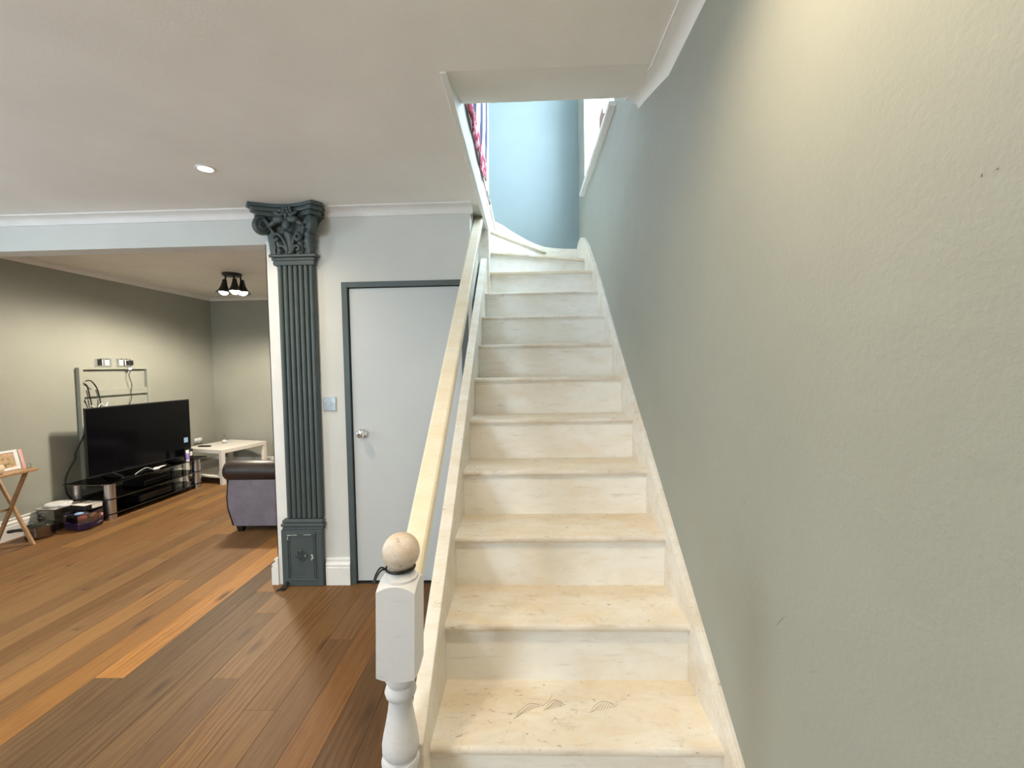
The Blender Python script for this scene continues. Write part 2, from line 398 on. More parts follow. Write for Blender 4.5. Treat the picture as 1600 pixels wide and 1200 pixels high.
# rear wall with the front-room window (behind the viewer)
RX0, RX1, RZ0, RZ1 = -3.285, -2.115, .69, 2.35
mb = MB().box(XL, RX0, REAR - .15, REAR, 0, 2.6).box(RX1, XR + .1, REAR - .15, REAR, 0, 2.6).box(RX0, RX1, REAR - .15, REAR, 0, RZ0).box(RX0, RX1, REAR - .15, REAR, RZ1, 2.6)
structure('wall_rear', mb, 'sage', 'front room wall with the wide window behind the viewer')
# upstairs shell
structure('wall_landing_left', MB().box(-1.82, -1.7, .5, FARY + .14, LAND, 4.9), 'wallgrey', 'left wall of the upstairs landing')
structure('wall_landing_front', MB().box(-.262, XR + .05, 1.90, 1.967, 2.63, 4.9).box(-1.82, -.262, .5, .62, LAND, 4.9).box(-.36, -.262, .62, 1.97, LAND, 4.9), 'ceil', 'upstairs wall over the stair opening')
structure('ceiling_landing', MB().box(-1.82, .9, .5, FARY + .14, 4.9, 5.0), 'ceil', 'white ceiling over the upstairs landing', 'ceiling')

# ------------------------------------------------------------------ ceilings
OX = -.268
mb = MB().box(XL - .1, OX, REAR - .1, D, ZC, ZC + .1).box(OX, XR + .1, REAR - .1, 1.575, ZC, ZC + .1)
prof = [(1.575, ZC)]
for t in range(1, 7): u = t / 6; prof.append((1.575 + .395 * u, ZC + .119 * (.35 * u * u + .65 * u)))
prof += [(1.97, ZC + .25), (1.575, ZC + .25)]
mb.prism(prof, 'x', OX, XR + .1)
structure('ceiling', mb, 'ceil', 'flat front room ceiling, sloping up at the stair opening', 'ceiling')
structure('ceiling_back', MB().box(XL - .1, STX - .05, D + WT, DB + .1, ZB, ZB + .1), 'ceil', 'ceiling of the far room beyond the beam', 'ceiling')

# ------------------------------------------------------------------ cornices and skirtings
def cove(w_, h, lip=.008):
    p = [(0, 0), (w_, 0), (w_, -lip), (w_ - .008, -lip)]
    for k in range(0, 7):
        a = math.radians(90 * k / 6); p.append((.012 + (w_ - .024) * (1 - math.sin(a)), -(lip + .002) - (h - 2 * lip - .004) * (1 - math.cos(a))))
    p += [(.010, -h + lip), (.010, -h), (0, -h)]
    return p
CV = cove(.0695, .0546)
structure('trim_1', lprofile(CV, [((XL, D, ZC), (0, -1)), ((-1.745, D, ZC), (0, -1))]), 'cornice', 'white cove cornice along the beam', 'cornice', auto=50)
structure('trim_2', lprofile(CV, [((-1.29, D, ZC), (0, -1)), ((-.325, D, ZC), (0, -1))]), 'cornice', 'white cove cornice between the pilaster capital and the stairs', 'cornice', auto=50)
pth = [((wx(y, 2.44), y, ZC), (-1, 0)) for y in (REAR, -1, 0, .6, 1.2, 1.57)] + [((wx(2.0, 2.5) , 1.985, ZC + .124), (-1, 0))]
CV2 = cove(.0695, .0546); CV2 = [(a, b) for a, b in CV2]
structure('trim_3', lprofile([(a - .012, b) for a, b in CV2], pth), 'cornice', 'white cove cornice on the right wall, kinked up at the stair opening', 'cornice', auto=50)
CB = cove(.09, .05)
structure('trim_4', lprofile(CB, [((XL, D + WT, ZB), (1, 0)), ((XL, DB, ZB), (1, 0))]), 'cornice', 'cove cornice over the television wall', 'cornice', auto=50)
structure('trim_5', lprofile(CB, [((XL, DB, ZB), (0, -1)), ((STX - .09, DB, ZB), (0, -1))]), 'cornice', 'cove cornice on the end wall of the far room', 'cornice', auto=50)
SK = [(0, 0), (.022, 0), (.022, .118), (.019, .122), (.019, .132), (.022, .136), (.018, .146), (.010, .155), (.008, .166), (.014, .170), (.012, .178), (.006, .181), (0, .181)]
structure('baseboard_left', lprofile(SK, [((XL, .6, 0), (1, 0)), ((XL, DB, 0), (1, 0))]), 'white', 'tall white skirting board below the television wall', 'skirting')
structure('baseboard_back', lprofile(SK, [((XL, DB, 0), (0, -1)), ((STX - .09, DB, 0), (0, -1))]), 'white', 'tall white skirting board on the end wall behind the sofa', 'skirting')
structure('baseboard_middle', lprofile(SK, [((-1.362, D, 0), (0, -1)), ((FX0, D, 0), (0, -1))]), 'white', 'short white skirting between the pilaster and the door', 'skirting')
structure('baseboard_nib', lprofile([(a * 2.1, b) for a, b in SK], [((-1.691, D - .016, 0), (-1, 0)), ((-1.691, D + WT, 0), (-1, 0))]), 'white', 'white skirting returned round the wall end beside the pilaster', 'skirting')
structure('trim_7', MB().box(-1.695, -1.600, D - .006, D + .001, 0, BEAM + .02).box(-1.695, -1.690, D - .006, D + WT, 0, BEAM), 'white', 'white painted edge of the wall end behind the pilaster', 'trim')
structure('trim_6', MB().box(-.286, -.262, 1.575, 3.36, ZC - .006, 2.628), 'white', 'white board edging the stair opening in the ceiling', 'trim', bevel=.003)
structure('floor_landing', MB().box(-1.7, -.276, .62, FARY, 2.628, LAND).box(OX - .25, -.276, D - .005, FARY, 2.5, 2.63), 'wallgrey', 'grey painted edge of the upstairs landing floor', 'floor')

# ------------------------------------------------------------------ door
dr = thing('door_1', (-.78, D, 0), 'flush pale grey door in a slate green frame', 'door', kind='structure')
mb = MB().box(FX0, FX0 + .038, D - .012, D + WT, 0, FT).box(FX1 - .042, FX1, D - .012, D + WT, 0, FT).box(FX0 + .038, FX1 - .042, D - .012, D + WT, FT - .036, FT)
part('door_frame', mb, 'slate', dr, bevel=.002)
mb = MB().box(FX0 + .044, FX1 - .045, D + .006, D + .044, .018, FT - .040)
part('door_panel', mb, 'door', dr, bevel=.002)
part('threshold', MB().box(FX0 + .038, FX1 - .042, D + .0, D + WT, 0.0005, .006), 'darkgap', dr)
kn = part('door_knob', MB().lathe([(.001, -.062), (.016, -.062), (.025, -.056), (.028, -.045), (.025, -.034), (.014, -.028), (.012, -.012), (.030, -.010), (.032, -.002), (.032, 0)], (-1.092, D + .006, 1.022), 24, 'y'), 'chrome', dr, smooth=True)
part('keyway', MB().lathe([(.001, -.0645), (.006, -.0645), (.006, -.060)], (-1.092, D + .006, 1.022), 12, 'y'), 'darkgap', kn)

# light switch
swt = thing('light_switch', (-1.3045, D, 1.2215), 'square chrome light switch on the wall between pilaster and door', 'switch')
part('plate', MB().box(-1.3475, -1.2615, D - .008, D, 1.1745, 1.2685), 'chrome', swt, bevel=.003)
part('rocker', MB().box(-1.318, -1.291, D - .013, D - .006, 1.208, 1.236), 'chrome', swt, bevel=.002)
for sx in (-1.334, -1.275): part('screw', MB().lathe([(.001, -.010), (.0035, -.009), (.004, -.007)], (sx, D, 1.2215), 10, 'y'), 'brushed', swt)

# ------------------------------------------------------------------ staircase
st = thing('staircase', (.12, 1.1, 0), 'worn white painted timber staircase climbing to the landing', 'staircase')
TT = .024
def treadz(k): return Z1 + RISE * (k - 1)
def nosey(k): return D1 + G * (k - 1)
NOSE = [(0, -TT * .5), (.004, -TT * .85), (.012, -TT)]
TR = {}
for k in range(0, 10):
    y0, z = nosey(k), treadz(k); y1 = nosey(k + 1) + .021
    pr = [(y0 + .012, z), (y0 + .004, z - .004), (y0, z - TT * .5), (y0 + .004, z - TT + .004), (y0 + .012, z - TT), (y1, z - TT), (y1, z)]
    TR[k] = part('tread', MB().prism([(y0 + .0125, z), (y0 + .0125, z - TT), (y1, z - TT), (y1, z)], 'x', SXL, SXR), 'tread', st)
    part('nosing', MB().prism([(y0 + .0125, z), (y0 + .008, z - .0005), (y0 + .003, z - .004), (y0, z - TT * .5), (y0 + .003, z - TT + .004), (y0 + .008, z - TT + .0005), (y0 + .0125, z - TT)], 'x', SXL, SXR), 'nose', TR[k], auto=60)
    part('riser', MB().box(SXL, SXR, y0 + .021, y0 + .036, z - RISE, z - TT), 'riser', st)
    if 0 < k: part('scotia', MB().prism([(y0 + .021, z - TT), (y0 + .021, z - TT - .010), (y0 + .016, z - TT - .008), (y0 + .011, z - TT)], 'x', SXL, SXR), 'riser', st)
def poly_tread(k, pts, nose):
    z = treadz(k)
    part('tread', MB().prism(pts, 'z', z - TT, z), 'tread', st, bevel=.006)
    (ax, ay), (bx, by) = nose
    dx, dy = bx - ax, by - ay; L = math.hypot(dx, dy); nx, ny = -dy / L, dx / L
    i0, i1 = .022, .037
    part('riser', MB().prism([(ax + nx * i0, ay + ny * i0), (bx + nx * i0, by + ny * i0), (bx + nx * i1, by + ny * i1), (ax + nx * i1, ay + ny * i1)], 'z', z - RISE, z - TT), 'riser', st)
yA = nosey(10)
poly_tread(10, [(SXL, yA), (SXR + .02, yA), (SXR + .02, 3.92), (-.25, 3.55)], ((SXL, yA), (SXR + .02, yA)))
poly_tread(11, [(-.262, 3.515), (SXR + .02, 3.85), (SXR + .02, 4.35), (.21, 4.35), (-.27, 3.66)], ((-.262, 3.515), (SXR + .02, 3.85)))
poly_tread(12, [(-.268, 3.585), (.235, 4.35), (-.272, 4.35)], ((-.268, 3.585), (.235, 4.35)))
part('riser', MB().box(-.296, -.281, 3.46, 4.35, treadz(12), LAND - .02), 'riser', st)
part('landing_nosing', MB().box(-.32, -.258, 3.46, 4.35, LAND - .022, LAND + .002), 'string', st, bevel=.006)
# strings
def strpoly(z0, y0, y1, low): return [(y0, z0 + SL * y0), (y1, z0 + SL * y1), (y1, z0 + SL * y1 - low), (y0, max(0, z0 + SL * y0 - low))]
zl = -.412
part('string', MB().prism([(1.094, 0), (1.094, zl + SL * 1.094), (3.36, zl + SL * 3.36), (3.36, zl + SL * 3.36 - .40), (1.50, 0)], 'x', -.3285, SXL + .0005), 'string', st, bevel=.003)
zr_ = -.478
hump = [(3.36, zr_ + SL * 3.36), (3.5, 2.315), (3.65, 2.425), (3.82, 2.52), (3.95, 2.585), (4.07, 2.618), (4.18, 2.632), (4.28, 2.628), (4.352, 2.60)]
part('wall_string', MB().prism([(.78, 0), (.78, zr_ + SL * .78), *hump, (4.352, 2.10), (3.36, 1.9), (.98, 0)], 'x', SXR - .0005, XR + .004), 'string', st, bevel=.002)
part('string_moulding', MB().prism([(.78, zr_ + SL * .78 - .004), (3.36, zr_ + SL * 3.36 - .004), (3.36, zr_ + SL * 3.36 + .010), (.78, zr_ + SL * .78 + .010)], 'x', XR - .014, XR + .004), 'string', st, bevel=.003)
far = [(-.30, 2.888), (-.20, 2.835), (-.11, 2.772), (.045, 2.681), (.13, 2.642), (.201, 2.617), (.30, 2.600), (.40, 2.592), (.524, 2.588)]
part('wall_string', MB().prism(far + [(.524, 2.3), (-.30, 2.5)], 'y', FARY - .024, FARY), 'string', st, bevel=.003)
part('scratch_marks', (lambda mb: mb)(MB()), 'mark', st) if False else None
# pencil doodles on the second visible tread
def stroke(pts): return smooth_path(pts, 4)
zt_ = treadz(1) + .0003
def pxl(u, v): return (-.262 + u * .80, D1 + .02 + v * .20, zt_)
def leaf_doodle(u0, v0, du, dv):
    mb = MB()
    for k in range(9):
        t = k / 8; hgt = .16 * math.sin(math.pi * (.1 + .8 * t))
        a = pxl(u0 + du * t - .01, v0 + dv * t); b = pxl(u0 + du * t + .012, v0 + dv * t + hgt)
        mb.tube([a, b], .0005, 4)
    mb.tube([pxl(u0 + du * q / 8, v0 + dv * q / 8 + .17 * math.sin(math.pi * (.1 + .1 * q))) for q in range(9)], .0005, 4)
    part('pencil_doodle', mb, 'mark', TR[1])['kind'] = 'stuff'
leaf_doodle(.27, .42, .09, .22); leaf_doodle(.385, .58, .065, .08); leaf_doodle(.56, .55, .09, .10)
mb = MB(); mb.tube([pxl(.37, .66), pxl(.40, .78), pxl(.415, .92)], .0005, 4)
part('pencil_doodle', mb, 'mark', TR[1])
part('pencil_doodle', MB().tube([pxl(.165, .60), pxl(.19, .54)], .0006, 4), 'mark', TR[1])
# bottom newel: square block, turned shaft, ball
NC = Vector((-.317, 1.047, 0))
TILT = Matrix.Translation(Vector((-.317, 1.047, .93))) @ Matrix.Rotation(math.radians(1.6), 4, 'Y') @ Matrix.Translation(Vector((.317, -1.047, -.93)))
def square_to(mb, hw, zlo, zhi, dome_lo, dome_hi, n=10):
    """square block whose ends are turned, so that its edges arch"""
    def grid(z, s):
        g = {}
        for i in range(n + 1):
            for j in range(n + 1):
                x = -hw + 2 * hw * i / n; y = -hw + 2 * hw * j / n; r = math.hypot(x, y) / (hw * 1.4143)
                g[i, j] = (NC.x + x, NC.y + y, z - s * (r ** 2))
        return g
    top = grid(zhi, dome_hi); bot = grid(zlo, -dome_lo); V = []; ix = {}
    for t, g in (('t', top), ('b', bot)):
        for kk in g: ix[t, kk] = len(V); V.append(g[kk])
    F_ = []
    for i in range(n):
        for j in range(n):
            for t in 'tb': F_.append((ix[t, (i, j)], ix[t, (i + 1, j)], ix[t, (i + 1, j + 1)], ix[t, (i, j + 1)]))
    for i in range(n):
        for e in ((lambda q: (q, 0)), (lambda q: (q, n)), (lambda q: (0, q)), (lambda q: (n, q))):
            F_.append((ix['b', e(i)], ix['b', e(i + 1)], ix['t', e(i + 1)], ix['t', e(i)]))
    return mb.add(V, F_)
nw = part('newel_post', square_to(MB(), .0465, .692, .949, .018, .030).xform(TILT), 'newel', st, auto=40)
turn = [(.001, .70), (.034, .698), (.037, .690), (.038, .682), (.0345, .676), (.031, .668), (.036, .660), (.039, .650), (.036, .640), (.030, .634), (.029, .622), (.031, .60), (.036, .57), (.042, .54), (.0455, .515), (.045, .498), (.040, .490), (.036, .487), (.044, .482), (.047, .472), (.045, .458), (.038, .450), (.032, .444), (.034, .43), (.040, .41), (.044, .40), (.036, .395), (.001, .394)]
part('turned_shaft', MB().lathe(turn, (NC.x, NC.y, 0), 28).xform(TILT), 'newel', nw, auto=40)
part('newel_base', square_to(MB(), .0465, .0, .400, 0, .014).xform(TILT), 'newel', nw, auto=40)
part('collar', MB().lathe([(.001, .930), (.040, .930), (.0425, .936), (.041, .942), (.036, .945), (.035, .950), (.031, .955), (.020, .960), (.001, .962)], (NC.x, NC.y, 0), 28).xform(TILT), 'newel', nw, auto=40)
part('ball_finial', MB().ball((NC.x + .001, NC.y, 1.001), .0455, 28, 18).xform(TILT), 'ball', nw, smooth=True)
# handrail
zh = .030
def railsec(y):
    z = zh + SL * y; return [(-.343, y, z - .006), (-.337, y, z), (-.289, y, z), (-.283, y, z - .006), (-.283, y, z - .050), (-.290, y, z - .056), (-.336, y, z - .056), (-.343, y, z - .050)]
part('handrail', MB().sweep([railsec(1.085), railsec(3.37)]), 'rail', st)
# upper newel
part('upper_newel_post', MB().box(-.356, -.262, 3.355, 3.455, 1.95, 3.75), 'string', st, bevel=.006)
hb = thing('hair_tie', (NC.x, NC.y, .952), 'black elastic tie knotted round the neck of the newel ball', 'tie')
part('loop', MB().tube([(NC.x + .0345 * math.cos(a * math.pi / 12), NC.y + .0345 * math.sin(a * math.pi / 12), .962) for a in range(25)], .0035, 8), 'black', hb, smooth=True)
part('loose_end', MB().tube(smooth_path([(NC.x - .028, NC.y - .0215, .966), (NC.x - .040, NC.y - .026, .972), (NC.x - .049, NC.y - .034, .960), (NC.x - .054, NC.y - .042, .940)]), .0022, 6), 'black', hb, smooth=True)
part('loose_end', MB().tube(smooth_path([(NC.x - .028, NC.y - .0215, .966), (NC.x - .038, NC.y - .030, .967), (NC.x - .046, NC.y - .038, .956), (NC.x - .049, NC.y - .046, .944)]), .0022, 6), 'black', hb, smooth=True)

# ------------------------------------------------------------------ pilaster
pl = thing('pilaster', (-1.507, D - .03, 0), 'slate green reeded pilaster with a Corinthian capital', 'pilaster')
YF = D - .0008
plinth = part('plinth', MB().box(-1.652, -1.372, YF - .036, YF, 0, .385), 'slate', pl, bevel=.006)
def frame_ring(x0, x1, z0, z1, wd, ya, yb):
    return MB().box(x0, x1, ya, yb, z1 - wd, z1).box(x0, x1, ya, yb, z0, z0 + wd).box(x0, x0 + wd, ya, yb, z0 + wd, z1 - wd).box(x1 - wd, x1, ya, yb, z0 + wd, z1 - wd)
part('panel_moulding', frame_ring(-1.613, -1.417, .045, .366, .010, YF - .043, YF - .035), 'slate', plinth, bevel=.003)
part('panel_moulding', frame_ring(-1.600, -1.430, .058, .353, .008, YF - .040, YF - .035), 'slate', plinth, bevel=.002)
cx_, cz_ = -1.517, .213
for h_, t_ in ((.046, .007), (.031, .006), (.017, .008)):
    o_, i_ = h_, h_ - t_
    V = []
    for yy in (YF - .044, YF - .035): V += [(cx_ + o_, yy, cz_), (cx_, yy, cz_ + o_), (cx_ - o_, yy, cz_), (cx_, yy, cz_ - o_), (cx_ + i_, yy, cz_), (cx_, yy, cz_ + i_), (cx_ - i_, yy, cz_), (cx_, yy, cz_ - i_)]
    F_ = []
    for q in range(4):
        r_ = (q + 1) % 4
        F_ += [(q, r_, 4 + r_, 4 + q), (8 + q, 12 + q, 12 + r_, 8 + r_), (q, 8 + q, 8 + r_, r_), (4 + q, 4 + r_, 12 + r_, 12 + q)]
    part('diamond_moulding', MB().add(V, F_), 'slate', plinth)
mb = MB()
for (x, z, a, b) in [(-1.443, .215, .005, .004), (-1.440, .197, .006, .003), (-1.445, .186, .003, .004), (-1.437, .206, .003, .003), (-1.595, .350, .012, .002), (-1.603, .330, .002, .010), (-1.49, .212, .004, .006), (-1.52, .248, .003, .002), (-1.545, .215, .002, .003), (-1.56, .352, .02, .0012), (-1.47, .353, .025, .001)]:
    mb.box(x - a, x + a, YF - .0437, YF - .0395, z - b, z + b)
part('paint_chips', mb, 'chip', plinth)['kind'] = 'stuff'
part('plinth_cap', MB().box(-1.640, -1.362, YF - .040, YF, .385, .404).box(-1.646, -1.356, YF - .047, YF, .408, .428).box(-1.640, -1.362, YF - .042, YF, .434, .450).box(-1.632, -1.368, YF - .036, YF, .400, .458), 'slate', pl, bevel=.006)
shaft = part('shaft', MB().box(-1.611, -1.374, YF - .020, YF, .45, 2.15), 'slate', pl)
NR = 7; pitch = .0345; xs0 = -1.6105
for q in range(NR):
    cx = xs0 + pitch * (q + .5)
    part('reed', MB().lathe([(.001, .458), (.0160, .466), (.0160, 2.135), (.001, 2.143)], (cx, YF - .021, 0), 14), 'slate', shaft, auto=60)
part('reed', MB().lathe([(.001, .458), (.0125, .466), (.0125, 2.135), (.001, 2.143)], (-1.3755, YF - .012, 0), 14), 'slate', shaft, auto=60)
part('collar', MB().box(-1.628, -1.358, YF - .045, YF, 2.136, 2.156).box(-1.634, -1.350, YF - .052, YF, 2.160, 2.176).box(-1.645, -1.338, YF - .062, YF, 2.180, 2.198).box(-1.626, -1.360, YF - .044, YF, 2.13, 2.198), 'slate', pl, bevel=.004)
# capital: bell, abacus, volutes, leaves, flower
CXc = -1.499
bell = []
for (hw, dp, z) in [(.132, .048, 2.195), (.130, .048, 2.215), (.130, .048, 2.26), (.134, .050, 2.31), (.144, .058, 2.36), (.168, .080, 2.41), (.200, .105, 2.44)]:
    c = .02; bell.append([(CXc - hw, YF, z), (CXc - hw, YF - dp + c, z), (CXc - hw + c, YF - dp, z), (CXc + hw - c, YF - dp, z), (CXc + hw, YF - dp + c, z), (CXc + hw, YF, z)])
cap = part('capital', MB().sweep(bell), 'slate', pl, auto=40)
def abacus(zl, zh_, ext, dp):
    hw = .205 + ext
    pts = [(CXc - hw + .02, YF), (CXc - hw - .010, YF - dp + .055), (CXc - hw + .035, YF - dp + .0)]
    for q in range(1, 12):
        t = q / 12; pts.append((CXc - hw + .035 + t * (2 * hw - .07), YF - dp + .062 * math.sin(math.pi * t)))
    pts += [(CXc + hw - .035, YF - dp), (CXc + hw + .010, YF - dp + .055), (CXc + hw - .02, YF)]
    return MB().prism(pts, 'z', zl, zh_)
part('abacus', abacus(2.476, 2.494, .030, .176), 'slate', cap, bevel=.004)
part('abacus', abacus(2.452, 2.478, .016, .160), 'slate', cap, bevel=.006)
part('abacus', abacus(2.424, 2.454, .000, .142), 'slate', cap, bevel=.006)
def volute(side):
    d = Vector((side * .62, -.78, 0)).normalized(); n_ = Vector((-d.y, d.x, 0))
    c = Vector((CXc + side * .155, YF - .095, 2.362)); mb = MB(); rings = []
    for q in range(0, 46):
        a = math.radians(105 - q * 17.5); r = .060 * math.exp(-q * .036)
        ctr = c + d * (r * math.cos(a)) + Vector((0, 0, r * math.sin(a)))
        tr = .0155 * math.exp(-q * .022); w_ = .026 + .010 * q / 45
        rad = (d * math.cos(a) + Vector((0, 0, math.sin(a))))
        rings.append([tuple(ctr + rad * (tr * math.cos(b)) + n_ * (w_ * math.sin(b))) for b in [2 * math.pi * m / 8 for m in range(8)]])
    mb.sweep(rings)
    mb.ball(tuple(c), .014, 12, 8)
    ring = lambda o_, r: [tuple(c + n_ * o_ + d * (r * math.cos(b)) + Vector((0, 0, r * math.sin(b)))) for b in [2 * math.pi * m / 20 for m in range(20)]]
    mb.sweep([ring(-.020, .046), ring(.020, .046)])
    o = part('volute', mb, 'slate', cap, smooth=True)
    # stem rising from the lower leaves into the scroll
    s_ = MB().tube(smooth_path([(CXc + side * .06, YF - .07, 2.27), (CXc + side * .095, YF - .085, 2.33), (CXc + side * .125, YF - .10, 2.385), (c.x, c.y, 2.418)]), [.012] * 9 + [.016] * 10, 8)
    part('volute_stem', s_, 'slate', cap, smooth=True)
volute(-1); volute(1)
def acanthus(base, tip, out, wid, curl=.03, lobes=3):
    """pointed leaf with lobed edges and a curling tip; out = direction it leans"""
    base = Vector(base); out = Vector(out).normalized(); side = Vector((-out.y, out.x, 0)); H_ = tip; rows = []
    n = 14
    for q in range(n + 1):
        t = q / n
        z = H_ * (t if t < .8 else .8 + .35 * (t - .8) - 1.2 * (t - .8) ** 2 * 2)
        o_ = .012 + .030 * t * t + (curl * ((t - .6) / .4) ** 2 if t > .6 else 0)
        w_ = wid * (.55 + .45 * math.sin(math.pi * min(1, t * 1.05))) * (1 - .75 * max(0, (t - .65) / .35)) * (1 + .17 * math.cos(t * lobes * 2 * math.pi * 1.5))
        c = base + Vector((0, 0, z)) + out * o_
        rows.append([c - side * w_ - out * .012, c - side * w_ * .5 + out * .004, c + out * .010, c + side * w_ * .5 + out * .004, c + side * w_ - out * .012, c - out * .02])
    return MB().sweep([[tuple(v) for v in r] for r in rows])
part('acanthus_leaf', acanthus((CXc - .006, YF - .052, 2.198), .17, (0, -1, 0), .045, .02), 'slate', cap, auto=70)
for sgn in (-1, 1):
    part('acanthus_leaf', acanthus((CXc + sgn * .120, YF - .045, 2.198), .19, (sgn * .6, -.8, 0), .038, .045), 'slate', cap, auto=70)
    part('acanthus_leaf', acanthus((CXc + sgn * .068, YF - .050, 2.198), .12, (sgn * .25, -1, 0), .028, .015), 'slate', cap, auto=70)
    part('scroll_leaf', MB().tube(smooth_path([(CXc + sgn * .012, YF - .070, 2.215), (CXc + sgn * .035, YF - .082, 2.285), (CXc + sgn * .066, YF - .092, 2.318), (CXc + sgn * .088, YF - .098, 2.292), (CXc + sgn * .070, YF - .104, 2.272), (CXc + sgn * .056, YF - .102, 2.288)]), .0105, 8), 'slate', cap, smooth=True)
    part('scroll_leaf', MB().tube(smooth_path([(CXc + sgn * .012, YF - .068, 2.205), (CXc + sgn * .035, YF - .076, 2.240), (CXc + sgn * .060, YF - .080, 2.242), (CXc + sgn * .066, YF - .082, 2.222), (CXc + sgn * .050, YF - .084, 2.214)]), .009, 8), 'slate', cap, smooth=True)
    part('petal', MB().ball((CXc + sgn * .045 + .01, YF - .125, 2.395), .030, 14, 8, (1.25, .7, .75)), 'slate', cap, smooth=True)
for sgn in (-1, 1):
    part('petal', MB().ball((0, 0, 0), .030, 14, 8, (1.5, .6, .55)).xform(Matrix.Translation((CXc + .008 + sgn * .078, YF - .110, 2.382)) @ Matrix.Rotation(sgn * .55, 4, 'Y')), 'slate', cap, smooth=True)
    part('petal', MB().ball((0, 0, 0), .026, 14, 8, (1.3, .6, .5)).xform(Matrix.Translation((CXc + .008 + sgn * .048, YF - .118, 2.430)) @ Matrix.Rotation(-sgn * .5, 4, 'Y')), 'slate', cap, smooth=True)
part('petal', MB().ball((CXc + .01, YF - .120, 2.365), .026, 14, 8, (1, .7, 1.3)), 'slate', cap, smooth=True)
for (u, v, r) in [(0, 0, .017), (.026, .006, .014), (-.024, .008, .014), (.012, .026, .014), (-.014, .028, .013), (.030, .032, .012), (-.034, .034, .012), (.004, .050, .013), (-.016, .052, .011), (.024, .054, .011), (.0, -.022, .014)]:
    part('berry', MB().ball((CXc + .012 + u, YF - .118, 2.425 + v * .8), r, 10, 7), 'slate', cap, smooth=True)
# black tuft of cord lying at its foot
tf = thing('cord_end', (-1.63, 2.775, 0), 'frayed end of black cord on the floor at the pilaster foot', 'cord')
for q in range(9):
    a = random.uniform(-.5, .5)
    part('strand', MB().tube(smooth_path([(-1.618 + random.uniform(-.006, .006), 2.812, .030 + random.uniform(-.006, .004)), (-1.622 + .02 * a, 2.795, .022), (-1.628 + .03 * a, 2.778, .010), (-1.632 + .06 * a, 2.757 + random.uniform(-.01, .01), .005)]), [.005] * 6 + [.006] * 7 + [.004] * 5 + [.002], 6), 'black', tf, smooth=True)
part('dark_shoe', MB().box(-1.70, -1.648, 2.82, 2.85, 0, .026), 'slate', tf, bevel=.004) if False else None

# ------------------------------------------------------------------ ceiling lamps
def downlight(x, y, label):
    t = thing('downlight', (x, y, ZC), label, 'downlight', 'recessed ceiling downlights')
    part('bezel', MB().lathe([(.034, -.001), (.034, -.004), (.036, -.006), (.042, -.005), (.045, -.001), (.045, .0)], (x, y, ZC), 28), 'whitepl', t, smooth=True)
    part('lens', MB().lathe([(.001, -.004), (.034, -.0035), (.034, -.0005), (.001, -.0005)], (x, y, ZC), 24), 'lamp', t)
    l = bpy.data.lights.new('downlight_beam', 'SPOT'); l.energy = DOWNLIGHT_W; l.color = WARM; l.spot_size = math.radians(150); l.spot_blend = 1.0; l.shadow_soft_size = .035
    o = bpy.data.objects.new('downlight_beam', l); COL.objects.link(o); o.location = (x, y, ZC - .012)
downlight(-1.629, 2.235, 'small lit downlight in the ceiling in front of the pilaster')
downlight(.16, .74, 'downlight in the ceiling near the right wall, above the viewer')
downlight(-1.629, .55, 'added downlight in the middle of the front room ceiling, above the viewer')  # added out of view to help light the front room
downlight(-3.30, .55, 'added downlight in the front room ceiling towards the left wall')  # another added lamp, outside the frame
downlight(-3.30, 2.1, 'downlight in the front room ceiling left of the view')
downlight(-1.629, -1.2, 'added downlight near the window behind the viewer')  # likewise added, unseen behind the camera
lf = thing('ceiling_spotlight', (-3.21, 4.74, ZB), 'black ceiling light with three conical shades in the far room', 'ceiling lamp')
part('ceiling_plate', MB().lathe([(.001, -.030), (.085, -.030), (.095, -.022), (.095, 0), (.001, 0)], (-3.21, 4.74, ZB), 32), 'blackm', lf, auto=40)
for (dx, dy, tx) in [(-.062, -.02, -.06), (.048, -.045, .10), (.064, .045, .16)]:
    b0 = Vector((-3.21 + dx, 4.74 + dy, ZB - .03)); tp = b0 + Vector((tx * .12, -.005, -.035)); dirv = Vector((tx * .55, -.10, -1)).normalized()
    part('arm', MB().tube([b0, b0 + Vector((0, 0, -.03)), tp], .008, 8), 'blackm', lf, smooth=True)
    q = Vector((0, 0, -1)).rotation_difference(dirv).to_matrix().to_4x4(); mt = Matrix.Translation(tp) @ q
    sh = part('lamp_shade', MB().lathe([(.012, .0), (.020, -.005), (.024, -.035), (.034, -.075), (.055, -.125), (.078, -.150), (.075, -.150), (.052, -.122), (.031, -.074), (.020, -.030), (.010, -.01)], (0, 0, 0), 24).xform(mt), 'blackm', lf, smooth=True)
    part('bulb', MB().ball((0, 0, -.135), .048, 18, 12, (1, 1, .8)).xform(mt), 'bulb', sh, smooth=True)
    l = bpy.data.lights.new('spotlight_bulb', 'SPOT'); l.energy = 82; l.color = (1.0, .89, .72); l.shadow_soft_size = .05; l.spot_size = math.radians(178); l.spot_blend = .35
    o = bpy.data.objects.new('spotlight_bulb', l); COL.objects.link(o); o.location = tp + dirv * .19; o.rotation_euler = Vector((0, 0, -1)).rotation_difference(dirv).to_euler()

pd = thing('added_globe_lamp', (-1.0, -.5, ZC), 'added round white globe lamp, unseen behind the viewer', 'ceiling lamp')  # invented lamp, added out of view to lift the ceiling brightness
part('ceiling_rose', MB().lathe([(.001, -.03), (.04, -.028), (.05, 0), (.001, 0)], (-1.0, -.5, ZC), 20), 'whitepl', pd, smooth=True)
part('flex', MB().tube([(-1.0, -.5, ZC - .03), (-1.0, -.5, 2.12)], .003, 6), 'whitepl', pd)
part('globe', MB().ball((-1.0, -.5, 2.0), .12, 24, 16), emit('added_globe_glow', (1.0, .86, .66), ADDED_GLOBE), pd, smooth=True)
